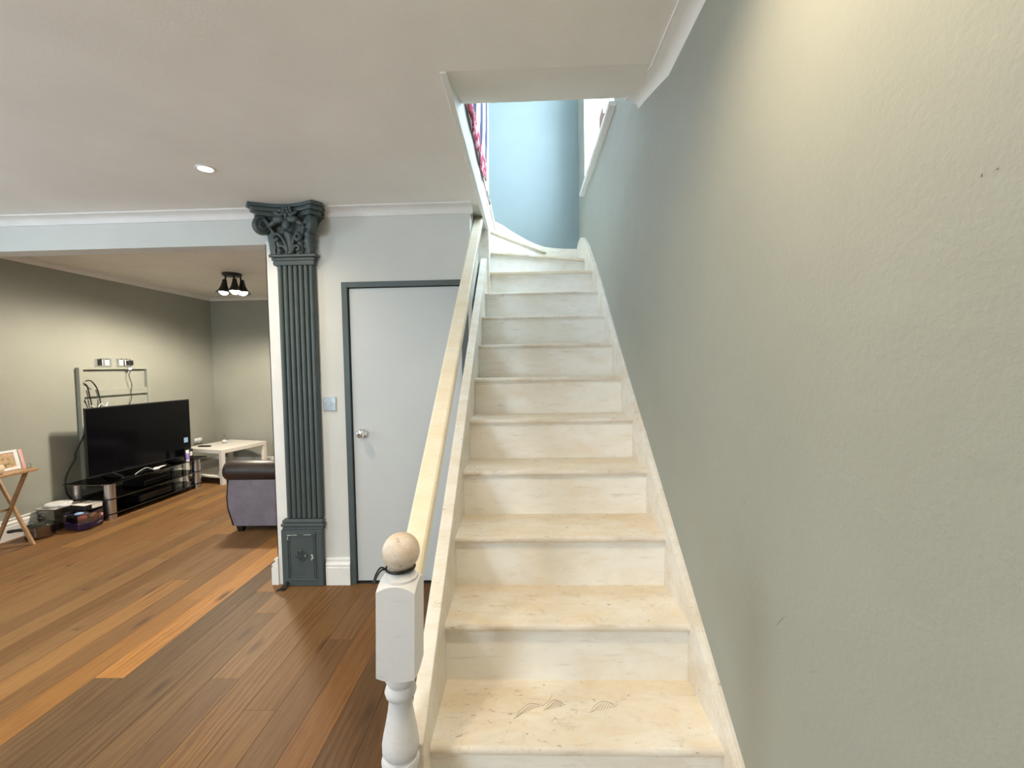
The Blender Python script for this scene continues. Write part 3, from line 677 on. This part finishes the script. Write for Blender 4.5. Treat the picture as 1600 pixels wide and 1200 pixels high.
# ------------------------------------------------------------------ windows
wn = thing('window_1', (.70, (WY0 + WY1) / 2, WZ0), 'white stair window set deep in the right wall above the stairs', 'window', kind='structure')
fx0, fx1 = .70, .75
mb = MB().box(fx0, fx1, WY0, WY1, WZ0, WZ0 + .06).box(fx0, fx1, WY0, WY1, WZ1 - .06, WZ1).box(fx0, fx1, WY0, WY0 + .06, WZ0 + .06, WZ1 - .06).box(fx0, fx1, WY1 - .06, WY1, WZ0 + .06, WZ1 - .06).box(fx0, fx1, 3.27, 3.33, WZ0 + .06, WZ1 - .06)
part('window_frame', mb, 'white', wn, bevel=.004)
for a, b in ((WY0 + .06, 3.27), (3.33, WY1 - .06)): part('pane', MB().box(.722, .728, a, b, WZ0 + .06, WZ1 - .06), 'pane', wn)
part('reveal_lining', MB().box(XR + .001, .70, WY1 - .012, WY1 - .0005, WZ0, WZ1).box(XR + .001, .70, WY0 + .0005, WY0 + .012, WZ0, WZ1), 'white', wn)
part('window_sill', MB().box(XR - .045, .70, WY0 - .06, WY1 + .02, WZ0 - .028, WZ0 + .001), 'white', wn, bevel=.005)
bx = thing('small_box', (.523, 2.86, WZ0 + .002), 'small brown box on the stair window sill', 'box')
part('carton', MB().box(.507, .540, 2.79, 2.93, WZ0 + .002, WZ0 + .085), plain('brown_card', (.32, .17, .13), .6), bx, bevel=.002)
part('flap', MB().box(.506, .541, 2.784, 2.790, WZ0 + .035, WZ0 + .086), 'card', bx)
rw = thing('window_2', ((RX0 + RX1) / 2, REAR - .1, RZ0), 'wide front room window behind the viewer', 'window', kind='structure')
mb = MB().box(RX0, RX1, REAR - .12, REAR - .07, RZ0, RZ0 + .07).box(RX0, RX1, REAR - .12, REAR - .07, RZ1 - .07, RZ1)
xsb = [RX0, RX0 + .37, RX0 + .73, RX1 - .07]
for x in xsb: mb.box(x, x + .07, REAR - .12, REAR - .07, RZ0 + .07, RZ1 - .07)
part('window_frame', mb, 'white', rw, bevel=.004)
for q in range(3): part('pane', MB().box(xsb[q] + .07, xsb[q + 1], REAR - .098, REAR - .092, RZ0 + .07, RZ1 - .07), 'pane', rw)
part('window_sill', MB().box(RX0 - .05, RX1 + .05, REAR - .07, REAR + .10, RZ0 - .03, RZ0), 'white', rw, bevel=.005)

lw = thing('added_side_window', (XL - .06, (LY0 + LY1) / 2, LZ0), 'added side window of the front room, unseen left of the view', 'window', kind='structure')
mb = MB().box(XL - .09, XL - .05, LY0, LY1, LZ0, LZ0 + .06).box(XL - .09, XL - .05, LY0, LY1, LZ1 - .06, LZ1)
ysb = [LY0, (LY0 + LY1) / 2 - .03, LY1 - .06]
for y in ysb: mb.box(XL - .09, XL - .05, y, y + .06, LZ0 + .06, LZ1 - .06)
part('window_frame', mb, 'white', lw, bevel=.004)
for q in range(2): part('pane', MB().box(XL - .073, XL - .067, ysb[q] + .06, ysb[q + 1], LZ0 + .06, LZ1 - .06), 'pane', lw)
part('window_sill', MB().box(XL - .05, XL + .06, LY0 - .04, LY1 + .04, LZ0 - .03, LZ0), 'white', lw, bevel=.005)

# ------------------------------------------------------------------ blanket on the landing rail
bl = thing('blanket', (-.28, 2.7, LAND), 'red blanket with navy and white stripes hung on the landing rail', 'blanket')
rows = []
NY, NZ = 26, 10
V = []; F_ = []
for i in range(NY + 1):
    y = 2.10 + 1.235 * i / NY; e = max(0, (y - 2.95) / .385)
    zlo = 2.722 + .20 * e * e
    for j in range(NZ + 1):
        t = j / NZ; z = zlo + (3.42 - zlo) * t
        V.append((-.262 + .010 * math.sin(y * 17 + t * 2) * (1 - t * .6) + .008 * t, y, z))
n1 = NZ + 1
for i in range(NY):
    for j in range(NZ): F_.append((i * n1 + j, (i + 1) * n1 + j, (i + 1) * n1 + j + 1, i * n1 + j + 1))
bo = part('cloth', MB().add(V, F_), 'blanket', bl, smooth=True)
sm = bo.modifiers.new('thick', 'SOLIDIFY'); sm.thickness = .006; sm.offset = 0
lr = thing('landing_rail', (-.30, 2.7, LAND), 'white rail and posts along the upstairs landing edge', 'rail')
part('top_rail', MB().box(-.330, -.276, 1.99, 3.352, 3.43, 3.48), 'white', lr, bevel=.006)
part('bottom_rail', MB().box(-.318, -.284, 1.99, 3.352, LAND + .001, LAND + .04), 'white', lr, bevel=.004)
for q in range(8): part('baluster', MB().box(-.315, -.287, 2.16 + q * .16, 2.188 + q * .16, LAND + .04, 3.43), 'white', lr)
tag(obj('brown_cord', MB().tube(smooth_path([(-.2645, 2.0, 2.706), (-.2645, 2.6, 2.702), (-.262, 3.1, 2.70), (-.255, 3.33, 2.688), (-.250, 3.365, 2.682), (-.250, 3.35, 2.70), (-.254, 3.30, 2.715), (-.258, 3.22, 2.725)]), .0032, 6), 'brownwire', smooth=True), 'thin brown cord along the landing edge, hooked at its end', 'cord')

# ------------------------------------------------------------------ far room: framed niche on the television wall
nf = thing('niche_frame', (XL, 4.70, .30), 'painted wooden frame of a boarded niche behind the television', 'niche')
NY0, NY1, NZ0, NZ1 = 4.284, 5.122, .26, 1.512
part('back_board', MB().box(XL + .0005, XL + .004, NY0 + .03, NY1 - .03, NZ0, NZ1 - .03), 'sage', nf)
part('stile', MB().box(XL, XL + .042, NY0, NY0 + .042, NZ0, NZ1), 'sage', nf, bevel=.003)
part('stile', MB().box(XL, XL + .042, NY1 - .045, NY1, NZ0, NZ1), 'sage', nf, bevel=.003)
part('top_rail', MB().box(XL, XL + .042, NY0 + .042, NY1 - .045, NZ1 - .022, NZ1), 'sage', nf, bevel=.003)
part('batten', MB().box(XL + .004, XL + .036, NY0 + .042, NY1 - .045, 1.207, 1.278), M['tread'] if False else 'sage', nf, bevel=.003)
part('batten', MB().box(XL + .004, XL + .030, NY0 + .042, NY1 - .045, .90, 1.178), 'sage', nf, bevel=.003)
def socket(y0, y1, z0, z1, label, mat='chrome'):
    t = thing('double_socket', (XL, (y0 + y1) / 2, (z0 + z1) / 2), label, 'socket')
    part('plate', MB().box(XL, XL + .010, y0, y1, z0, z1), mat, t, bevel=.003)
    for u in (.30, .70):
        c = y0 + (y1 - y0) * u
        part('insert', MB().box(XL + .009, XL + .012, c - .024, c + .024, z0 + .018, z1 - .014), 'whitepl', t)
        for dy, dz, a, b in ((0, .012, .002, .005), (-.011, -.010, .005, .002), (.011, -.010, .005, .002)):
            part('pin_hole', MB().box(XL + .0118, XL + .0125, c + dy - a, c + dy + a, (z0 + z1) / 2 + dz - b, (z0 + z1) / 2 + dz + b), 'black', t)
        part('rocker', MB().box(XL + .009, XL + .014, c - .006, c + .006, z1 - .012, z1 - .002), 'black', t)
    return t
s1 = socket(4.490, 4.672, 1.520, 1.609, 'chrome double socket with a dark switch half, left of the pair over the television')
part('media_panel', MB().box(XL + .0095, XL + .0125, 4.512, 4.560, 1.532, 1.600), 'black', s1)
s2 = socket(4.735, 4.905, 1.520, 1.611, 'chrome double socket holding a black plug over the television')
s3 = socket(5.800, 5.955, .449, .545, 'double socket with two round white plugs beside the white corner table')
for u in (5.843, 5.912): part('round_plug', MB().lathe([(.001, .026), (.020, .026), (.025, .022), (.026, .012), (.026, .009)], (XL, u, .500), 16, 'x'), 'whitepl', s3, auto=40)
pg = thing('mains_plug', (XL + .012, 4.865, 1.55), 'black plug with its thin lead hanging in front of the niche', 'plug')
part('plug_body', MB().box(XL + .0126, XL + .050, 4.838, 4.900, 1.535, 1.592), 'black', pg, bevel=.008)
part('white_joint', MB().box(XL + .044, XL + .060, 4.822, 4.862, 1.482, 1.512), 'whitepl', pg, bevel=.006)
part('lead', MB().tube(smooth_path([(XL + .046, 4.866, 1.535), (XL + .056, 4.850, 1.51), (XL + .052, 4.846, 1.46), (XL + .052, 4.826, 1.42), (XL + .052, 4.856, 1.32), (XL + .052, 4.842, 1.22), (XL + .052, 4.842, 1.15), (XL + .052, 4.80, 1.06)]), .0035, 6), 'black', pg, smooth=True)
def cable(name, pts, r, mat, label): return tag(obj(name, MB().tube(smooth_path(pts), r, 7), mat, smooth=True), label, 'cable')
X2 = XL + .050
cable('aerial_cable', [(X2 + .012, 4.325, 1.372), (X2 + .012, 4.38, 1.372), (X2, 4.45, 1.29), (X2, 4.475, 1.17), (X2 + .02, 4.458, 1.06)], .006, 'black', 'outer of two black cables looping down behind the television')
cable('aerial_cable', [(X2, 4.318, 1.350), (X2, 4.345, 1.325), (X2, 4.365, 1.24), (X2, 4.380, 1.15), (X2, 4.385, 1.08)], .006, 'black', 'inner of two black cables looping down behind the television')
cable('aerial_cable', [(X2 - .002, 4.318, 1.18), (X2 - .002, 4.335, 1.12), (X2 - .002, 4.355, 1.05)], .004, 'black', 'short black cable in the lower left of the niche')
cable('network_cable', [(X2 + .026, 4.35, 1.12), (X2 + .030, 4.41, 1.09), (X2 + .030, 4.46, 1.13), (X2 + .03, 4.50, 1.10), (X2 + .03, 4.53, 1.14), (X2 + .03, 4.49, 1.05)], .004, 'whitepl', 'white wires bunched in the lower left of the niche')
X3 = XL + .034
cable('power_cable', [(X2 + .01, 4.345, .95), (X2 + .01, 4.30, .86), (X3, 4.215, .66), (X3, 4.205, .60), (X3, 4.14, .50), (X3, 4.10, .40), (X3, 4.105, .28), (X3, 4.145, .20), (X3, 4.20, .05)], [.007] * 49, 'black', 'thick black cable sagging beside the television stand')

# television, turned slightly from the wall
tvx, tvy = -4.265, 4.706; tva = math.radians(6.4)
tv = thing('television', (tvx, tvy, .374), 'large flat black television on the glass stand', 'television', rot=(0, 0, -tva))
# local frame: width along y, screen faces +x
HWt = .588
part('casing', MB().box(-.014, .0, -HWt, HWt, .035, .735).box(-.05, -.010, -.35, .35, .08, .50), 'black', tv, bevel=.003, local=True)
part('screen', MB().box(-.001, .0015, -HWt + .012, HWt - .012, .055, .723), 'screen', tv, local=True)
part('sticker', MB().box(.0015, .0022, HWt - .10, HWt - .045, .205, .265), 'blue', tv, local=True)
for s_ in (-.36, .36):
    part('foot', MB().prism([(-.12, 0), (.13, 0), (.13, .008), (.01, .045), (-.03, .045), (-.12, .008)], 'y', s_ - .012, s_ + .012), 'black', tv, local=True)
# glass stand
sd = thing('television_stand', (-4.30, 4.71, 0), 'three-tier black glass television stand on silver pillars', 'stand')
for zt2, nm in ((.366, 'top_shelf'), (.200, 'glass_shelf'), (.052, 'glass_shelf')):
    x1 = -4.055 if nm == 'top_shelf' else -4.10
    y0, y1 = (4.03, 5.40) if nm == 'top_shelf' else (4.09, 5.35)
    pts = [(-4.515, y0 + .02), (x1 - .05, y0), (x1, y0 + .04), (x1 + .015, (y0 + y1) / 2), (x1, y1 - .04), (x1 - .05, y1), (-4.515, y1 - .02)]
    part(nm, MB().prism(pts, 'z', zt2, zt2 + .008), 'smoked', sd, bevel=.002)
for (x, y) in ((-4.145, 4.150), (-4.145, 5.285), (-4.46, 4.13), (-4.46, 5.30)):
    pr_ = .046 if x > -4.3 else .030
    pi_ = part('pillar', MB().lathe([(.001, .0), (pr_, .0), (pr_, .048), (.001, .048)], (x, y, 0), 24).lathe([(.001, .062), (pr_, .062), (pr_, .196), (.001, .196)], (x, y, 0), 24).lathe([(.001, .210), (pr_, .210), (pr_, .362), (.001, .362)], (x, y, 0), 24), 'brushed', sd, auto=40)
    for zz in (.055, .203): part('ring', MB().lathe([(.001, -.006), (pr_ + .003, -.006), (pr_ + .003, .006), (.001, .006)], (x, y, zz), 24), 'black', pi_, auto=40)
dk = thing('set_top_box', (-4.32, 4.75, .208), 'black media box on the middle shelf of the television stand', 'media box')
part('case', MB().box(-4.44, -4.20, 4.60, 4.95, .209, .262), 'black', dk, bevel=.004)
part('front_strip', MB().box(-4.2, -4.198, 4.62, 4.93, .225, .245), 'screen', dk)
dk2 = thing('games_console', (-4.30, 4.70, .060), 'black box on the lowest shelf of the television stand', 'media box')
part('case', MB().box(-4.44, -4.16, 4.50, 4.92, .061, .130), 'black', dk2, bevel=.006)
part('front_strip', MB().box(-4.16, -4.158, 4.52, 4.90, .09, .1), 'screen', dk2)
rm = thing('white_remote', (-4.08, 4.66, .374), 'small white gadget lying on the top glass of the television stand', 'gadget')
part('body', MB().ball((-4.09, 4.64, .390), .030, 16, 10, (.8, 1.4, .55)), 'whitepl', rm, smooth=True)
part('stem', MB().tube([(-4.09, 4.67, .392), (-4.095, 4.72, .396), (-4.10, 4.775, .394)], [.012, .008, .006], 8), 'whitepl', rm, smooth=True)
cable('headset_wire', [(-4.09, 4.60, .382), (-4.11, 4.52, .40), (-4.12, 4.46, .385), (-4.10, 4.36, .38), (-4.12, 4.25, .38)], .003, 'black', 'black wire trailing along the front of the television stand top')
cable('headset_wire', [(-4.10, 4.62, .382), (-4.12, 4.55, .42), (-4.13, 4.47, .40), (-4.13, 4.42, .379)], .0025, 'whitepl', 'thin pale wire looped on the television stand top')
tb = thing('cream_tube', (-4.085, 5.08, .374), 'upright violet and white tube at the far end of the television stand', 'tube')
part('cap', MB().lathe([(.001, 0), (.018, 0), (.018, .022), (.001, .022)], (-4.085, 5.08, .374), 16), 'whitepl', tb, auto=40)
part('tube_body', MB().sweep([[(-4.085 + rx * math.cos(a), 5.08 + ry * math.sin(a), z) for a in [2 * math.pi * i / 14 for i in range(14)]] for rx, ry, z in ((.017, .019, .396), (.016, .022, .44), (.009, .025, .48), (.002, .026, .505))]), 'violet', tb, auto=50)
part('white_band', MB().sweep([[(-4.085 + rx * math.cos(a), 5.08 + ry * math.sin(a), z) for a in [2 * math.pi * i / 14 for i in range(14)]] for rx, ry, z in ((.0115, .0245, .470), (.0028, .0268, .508))]), 'whitepl', tb, auto=50)
bc = thing('small_black_box', (-4.15, 5.19, .374), 'small black box standing behind the violet tube', 'box')
part('case', MB().box(-4.17, -4.13, 5.13, 5.23, .374, .500), 'black', bc, bevel=.004)
part('label', MB().box(-4.13, -4.1292, 5.175, 5.215, .42, .47), 'whitepl', bc)

# white corner table
wt = thing('corner_table', (-4.10, 5.78, 0), 'white square side table with a lower shelf in the far corner', 'table', rot=(0, 0, math.radians(-15)))
hx, hy = .335, .345
part('table_top', MB().box(-hx, hx, -hy, hy, .400, .450), 'lacq', wt, bevel=.003, local=True)
for sx in (-1, 1):
    for sy in (-1, 1): part('leg', MB().box(sx * hx - (.05 if sx > 0 else 0), sx * hx + (.05 if sx < 0 else 0), sy * hy - (.05 if sy > 0 else 0), sy * hy + (.05 if sy < 0 else 0), 0, .40), 'lacq', wt, bevel=.003, local=True)
part('shelf', MB().box(-hx + .01, hx - .01, -hy + .01, hy - .01, .085, .105), 'lacq', wt, bevel=.002, local=True)
gb = thing('glass_bottle', (-4.19, 5.88, .45), 'small clear glass bottle on the white corner table', 'bottle')
part('bottle_body', MB().lathe([(.001, .0), (.026, .0), (.029, .006), (.029, .055), (.024, .070), (.011, .080), (.010, .095), (.001, .095)], (-4.19, 5.88, .4505), 18), 'clear', gb, smooth=True)
part('cap', MB().lathe([(.001, .095), (.013, .095), (.013, .115), (.001, .115)], (-4.19, 5.88, .4505), 16), 'clear', gb, auto=40)
part('label', MB().lathe([(.0296, .018), (.0296, .045)], (-4.19, 5.88, .4505), 18), 'whitepl', gb, smooth=True)
rc = thing('remote_control', (-4.30, 5.66, .451), 'slim dark remote control on the white corner table', 'remote')
part('body', MB().box(-4.36, -4.20, 5.60, 5.64, .4505, .466), 'black', rc, bevel=.004)
part('buttons', MB().box(-4.34, -4.26, 5.608, 5.632, .466, .4675), 'blackm', rc)
pbk = thing('paper_stack', (-3.93, 5.66, .105), 'small stack of white papers on the corner table shelf', 'papers')
for q in range(3): part('sheet', MB().box(-4.02 + q * .004, -3.86 + q * .006, 5.50, 5.64, .1055 + q * .012, .116 + q * .012), 'card', pbk, bevel=.001)

# ------------------------------------------------------------------ sofa (its near arm and back show past the nib)
sf = thing('sofa', (-2.20, 4.6, 0), 'mauve-grey sofa with a dark brown rolled arm, half hidden by the pilaster wall', 'sofa')
AY0, AY1 = 3.785, 4.02
SX0, SX1 = -2.70, -1.75
def armsec(x, f):
    zt = .50 - .03 * (1 - f)
    return [(x, AY0 + .012 * (1 - f), .055), (x, AY0 - .004 * f, .30), (x, AY0, zt), (x, AY1, zt), (x, AY1, .055)]
secs = [[(SX0 + .030, y, z) for _, y, z in armsec(0, 0)], [(SX0 + .006, y, z) for _, y, z in armsec(0, .8)], [(SX0 + .03, y, z) for _, y, z in armsec(0, 1)], [(SX1, y, z) for _, y, z in armsec(0, 1)]]
mb = MB()
profl = [(SX0 + .045, .052), (SX0 + .02, .12), (SX0 + .004, .22), (SX0, .32), (SX0 + .006, .42), (SX0 + .02, .50), (SX1, .50), (SX1, .052)]
mb.prism(profl, 'y', AY0, AY1)
part('arm', mb, 'sofa', sf, bevel=.012, seg=3)
prof2 = [(.001, -.035), (.05, -.033), (.082, -.015), (.092, .02), (.092, .9), (.001, .92)]
part('arm_roll', MB().lathe([(r, z) for r, z in prof2], (SX0, AY0 + .055, .548), 28, 'x'), 'leather', sf, smooth=True)
part('arm', MB().prism(profl, 'y', 5.45, 5.685), 'sofa', sf, bevel=.012, seg=3)
part('arm_roll', MB().lathe([(r, z) for r, z in prof2], (SX0, 5.63, .548), 28, 'x'), 'leather', sf, smooth=True)
part('seat_base', MB().box(SX0 + .06, SX1, AY1, 5.45, .055, .30), 'sofa', sf, bevel=.02, seg=3)
for a, b in ((AY1 + .005, 4.732), (4.738, 5.445)): part('seat_cushion', MB().box(SX0 + .03, SX1 - .18, a, b, .30, .44), 'leather', sf, bevel=.04, seg=4)
part('backrest', MB().prism([(SX1 - .28, .30), (SX1 - .20, .68), (SX1 - .12, .74), (SX1 - .02, .72), (SX1, .60), (SX1, .055), (SX1 - .2, .055)], 'y', AY0 + .02, 5.67), 'leather', sf, bevel=.03, seg=3)
part('piping', MB().tube([(SX0 + .05, AY0 - .002, .06), (SX0 + .004, AY0 - .002, .22), (SX0, AY0 - .002, .32), (SX0 + .02, AY0 - .002, .49)], .005, 6), 'leather', sf, smooth=True)
for (x, y) in ((-2.60, 3.82), (-1.83, 3.82), (-2.60, 5.62), (-1.83, 5.62)): part('foot', MB().sweep([[(x - a, y - a, z), (x + a, y - a, z), (x + a, y + a, z), (x - a, y + a, z)] for a, z in ((.020, 0), (.030, .054))]), 'blackm', sf)

# ------------------------------------------------------------------ folding tray table with its things
ft = thing('folding_table', (-4.36, 3.30, 0), 'light wooden folding tray table by the left wall', 'table')
part('table_top', MB().prism([(-4.55, 3.07), (-4.535, 3.05), (-4.19, 3.05), (-4.17, 3.07), (-4.17, 3.555), (-4.185, 3.575), (-4.535, 3.575), (-4.55, 3.555)], 'z', .632, .652), 'tray', ft, bevel=.004)
for y in (3.13, 3.52):
    for a, b, dy in (((-4.535, 0), (-4.225, .632), -.011), ((-4.225, 0), (-4.535, .632), .011)):
        dx = b[0] - a[0]; L = math.hypot(dx, .632); nx = .632 / L * .017
        part('leg', MB().prism([(a[0] - nx, a[1]), (a[0] + nx, a[1]), (b[0] + nx, b[1]), (b[0] - nx, b[1])], 'y', y + dy - .010, y + dy + .010), 'tray', ft, bevel=.003)
for x, z in ((-4.38, .316),): part('stretcher', MB().tube([(x + (.047 if x < -4.4 else -.047 if x > -4.3 else 0), 3.13, z), (x + (.047 if x < -4.4 else -.047 if x > -4.3 else 0), 3.52, z)], .009, 8), 'tray', ft, smooth=True)
pf = thing('photo_frame', (-4.30, 3.458, .6545), 'white photo frame leaning back on the folding table', 'photo frame', rot=(0, math.radians(-13), math.radians(-4)))
fw, fh = .080, .168
part('frame', MB().box(-.012, .0, -fw, fw, 0, .022).box(-.012, 0, -fw, fw, fh - .020, fh).box(-.012, 0, -fw, -fw + .030, .022, fh - .020).box(-.012, 0, fw - .028, fw, .022, fh - .020), 'whitepl', pf, bevel=.003, local=True)
part('picture', MB().box(-.010, -.005, -fw + .028, fw - .026, .020, fh - .018), 'photo', pf, local=True)
part('backing', MB().box(-.016, -.010, -fw + .004, fw - .004, .004, fh - .004), 'card', pf, local=True)
part('strut', MB().box(-.060, -.055, -.02, .02, .018, .11), 'card', pf, local=True)
pk = thing('pink_card', (-4.255, 3.555, .652), 'pink card propped against the right edge of the photo frame', 'card')
part('card', MB().prism([(-4.300, .652), (-4.297, .652), (-4.330, .815), (-4.333, .815)], 'y', 3.553, 3.574), 'pink', pk)
part('clip', MB().lathe([(.001, 0), (.014, 0), (.014, .030), (.010, .045), (.001, .046)], (-4.235, 3.545, .6525), 14), 'clear', pk, smooth=True)
part('white_edge', MB().prism([(-4.298, .70), (-4.296, .70), (-4.331, .815), (-4.333, .815)], 'y', 3.5500, 3.553), 'whitepl', pk)
cp = thing('cream_pot', (-4.235, 3.315, .652), 'small cream pot in front of the photo frame at the picture edge', 'pot')
part('pot_body', MB().lathe([(.001, 0), (.028, 0), (.040, .015), (.046, .04), (.042, .068), (.030, .080), (.026, .078), (.036, .064), (.001, .062)], (-4.235, 3.315, .6525), 20), 'gold', cp, smooth=True)
part('lid', MB().ball((-4.235, 3.315, .735), .022, 14, 8, (1, 1, .6)), 'gold', cp, smooth=True)

# ------------------------------------------------------------------ things on the floor beside the stand
po = thing('saucepan', (-4.36, 3.705, 0), 'dark stainless saucepan with a black handle on the floor', 'saucepan')
part('pan_body', MB().lathe([(.001, .001), (.085, .001), (.098, .010), (.100, .030), (.100, .105), (.104, .108), (.097, .108), (.096, .014), (.001, .012)], (-4.36, 3.705, 0), 32), 'steel', po, auto=50)
part('lid', MB().lathe([(.103, .108), (.102, .114), (.070, .130), (.02, .140), (.001, .140)], (-4.36, 3.705, 0), 32), 'clear', po, smooth=True)
part('handle', MB().tube(smooth_path([(-4.395, 3.63, .088), (-4.44, 3.60, .096), (-4.50, 3.57, .092)]), [.010, .012, .014, .015, .015, .015, .014, .013, .014, .015, .015, .014, .010], 8), 'black', po, smooth=True)
part('lid_knob', MB().lathe([(.001, .140), (.008, .140), (.008, .150), (.018, .158), (.016, .168), (.001, .170)], (-4.36, 3.705, 0), 16), 'black', po, smooth=True)
ct = thing('plastic_tub', (-4.45, 3.93, 0), 'clear plastic storage tub with a white round lid behind the saucepan', 'tub')
def taper(x0, x1, y0, y1, z0, z1, d): return MB().sweep([[(x0 + e, y0 + e, z), (x1 - e, y0 + e, z), (x1 - e, y1 - e, z), (x0 + e, y1 - e, z)] for e, z in ((d, z0), (0, z1))])
part('tub_body', taper(-4.545, -4.35, 3.825, 4.04, .001, .205, .02), 'clearbox', ct, bevel=.012)
part('rim', MB().box(-4.548, -4.342, 3.817, 4.048, .200, .212), 'clearpl', ct, bevel=.006)
part('round_lid', MB().lathe([(.001, .212), (.088, .212), (.098, .220), (.100, .230), (.092, .238), (.080, .236), (.001, .238)], (-4.43, 3.93, 0), 32), 'whitepl', ct, smooth=True)
part('lid_handle', MB().tube(smooth_path([(-4.355, 3.875, .226), (-4.305, 3.855, .226), (-4.285, 3.885, .226), (-4.305, 3.92, .226), (-4.34, 3.925, .226)]), .009, 8), 'whitepl', ct, smooth=True)
pb = thing('purple_bag', (-4.17, 3.94, 0), 'dark purple see-through carry bag full of packets beside the stand', 'bag')
pts0 = [(-4.30, 3.845), (-4.115, 3.80), (-4.06, 3.86), (-4.09, 4.02), (-4.15, 4.06), (-4.30, 4.02)]
def ringz(z, s): cxp, cyp = -4.17, 3.935; return [(cxp + (x - cxp) * s, cyp + (y - cyp) * s, z) for x, y in pts0]
part('base', MB().sweep([ringz(.001, .93), ringz(.02, 1.0), ringz(.075, 1.02)]), 'purple', pb, bevel=.01)
part('side', MB().sweep([ringz(.075, 1.02), ringz(.150, .98)], caps=False), 'cello', pb)
part('rim', MB().tube([(*p[:2], .152) for p in ringz(0, .985) + ringz(0, .985)[:1]], .005, 6), 'purple', pb, smooth=True)
for (x, y, z, r, m_, q) in ((-4.14, 3.865, .108, .034, 'red', (1, 1, .8)), (-4.12, 3.955, .105, .032, 'tray', (1, 1.2, .8)), (-4.22, 3.96, .11, .040, 'card', (1, 1, .7)), (-4.10, 4.00, .10, .020, 'pink', (1, 1, 1)), (-4.20, 3.89, .105, .030, 'black', (1, 1, 1))):
    part('packet', MB().ball((x, y, z), r, 12, 8, q), m_, pb, smooth=True)
part('blue_packet', MB().ball((-4.165, 3.862, .150), .034, 14, 8, (.9, 1.1, .4)), 'blue', pb, smooth=True)
# small pale lettering strip, too blurred to read
mb = MB(); a0 = Vector((-4.079, 3.872, .035)); a1 = Vector((-4.098, 3.985, .043))
for q in range(9):
    p = a0.lerp(a1, q / 8) + Vector((.014, 0, 0)); h_ = .010 if q % 3 else .014
    mb.box(p.x - .001, p.x + .0015, p.y - .0045, p.y + .0045, p.z - h_ / 2, p.z + h_ / 2)
part('lettering', mb, 'whitepl', pb)
tbx = thing('tea_box', (-4.22, 4.02, .16), 'flat white carton resting on top of the purple bag', 'carton')
part('carton', MB().box(-.085, .085, -.075, .075, 0, .045), 'black', tbx, bevel=.002, local=True)
part('top_face', MB().box(-.083, .083, -.073, .073, .0445, .0462), 'card', tbx, local=True)
part('end_label', MB().box(-.045, .06, .0748, .0756, .004, .042), 'card', tbx, local=True)
part('end_label', MB().box(.0848, .0856, -.015, .073, .004, .042), 'card', tbx, local=True)
tbx.location = (-4.215, 3.985, .1655); tbx.rotation_euler = (0, 0, math.radians(-10))

# ------------------------------------------------------------------ words for parts that look different from the rest of their thing
PART_WORDS = {'ball_finial': 'worn round ball with brown scuffs', 'handrail': 'cream painted square handrail', 'door_knob': 'round chrome knob', 'arm_roll': 'dark brown leather roll', 'screen': 'glossy black screen', 'top_shelf': 'black glass top', 'pillar': 'silver metal pillar', 'door_frame': 'slate green frame', 'capital': 'leafy capital with scrolled corners', 'round_lid': 'white round lid', 'pencil_doodle': 'faint pencil leaf drawing'}
for o in bpy.data.objects:
    k = o.name.split('.')[0]
    if o.parent and k in PART_WORDS: o['label'] = PART_WORDS[k]
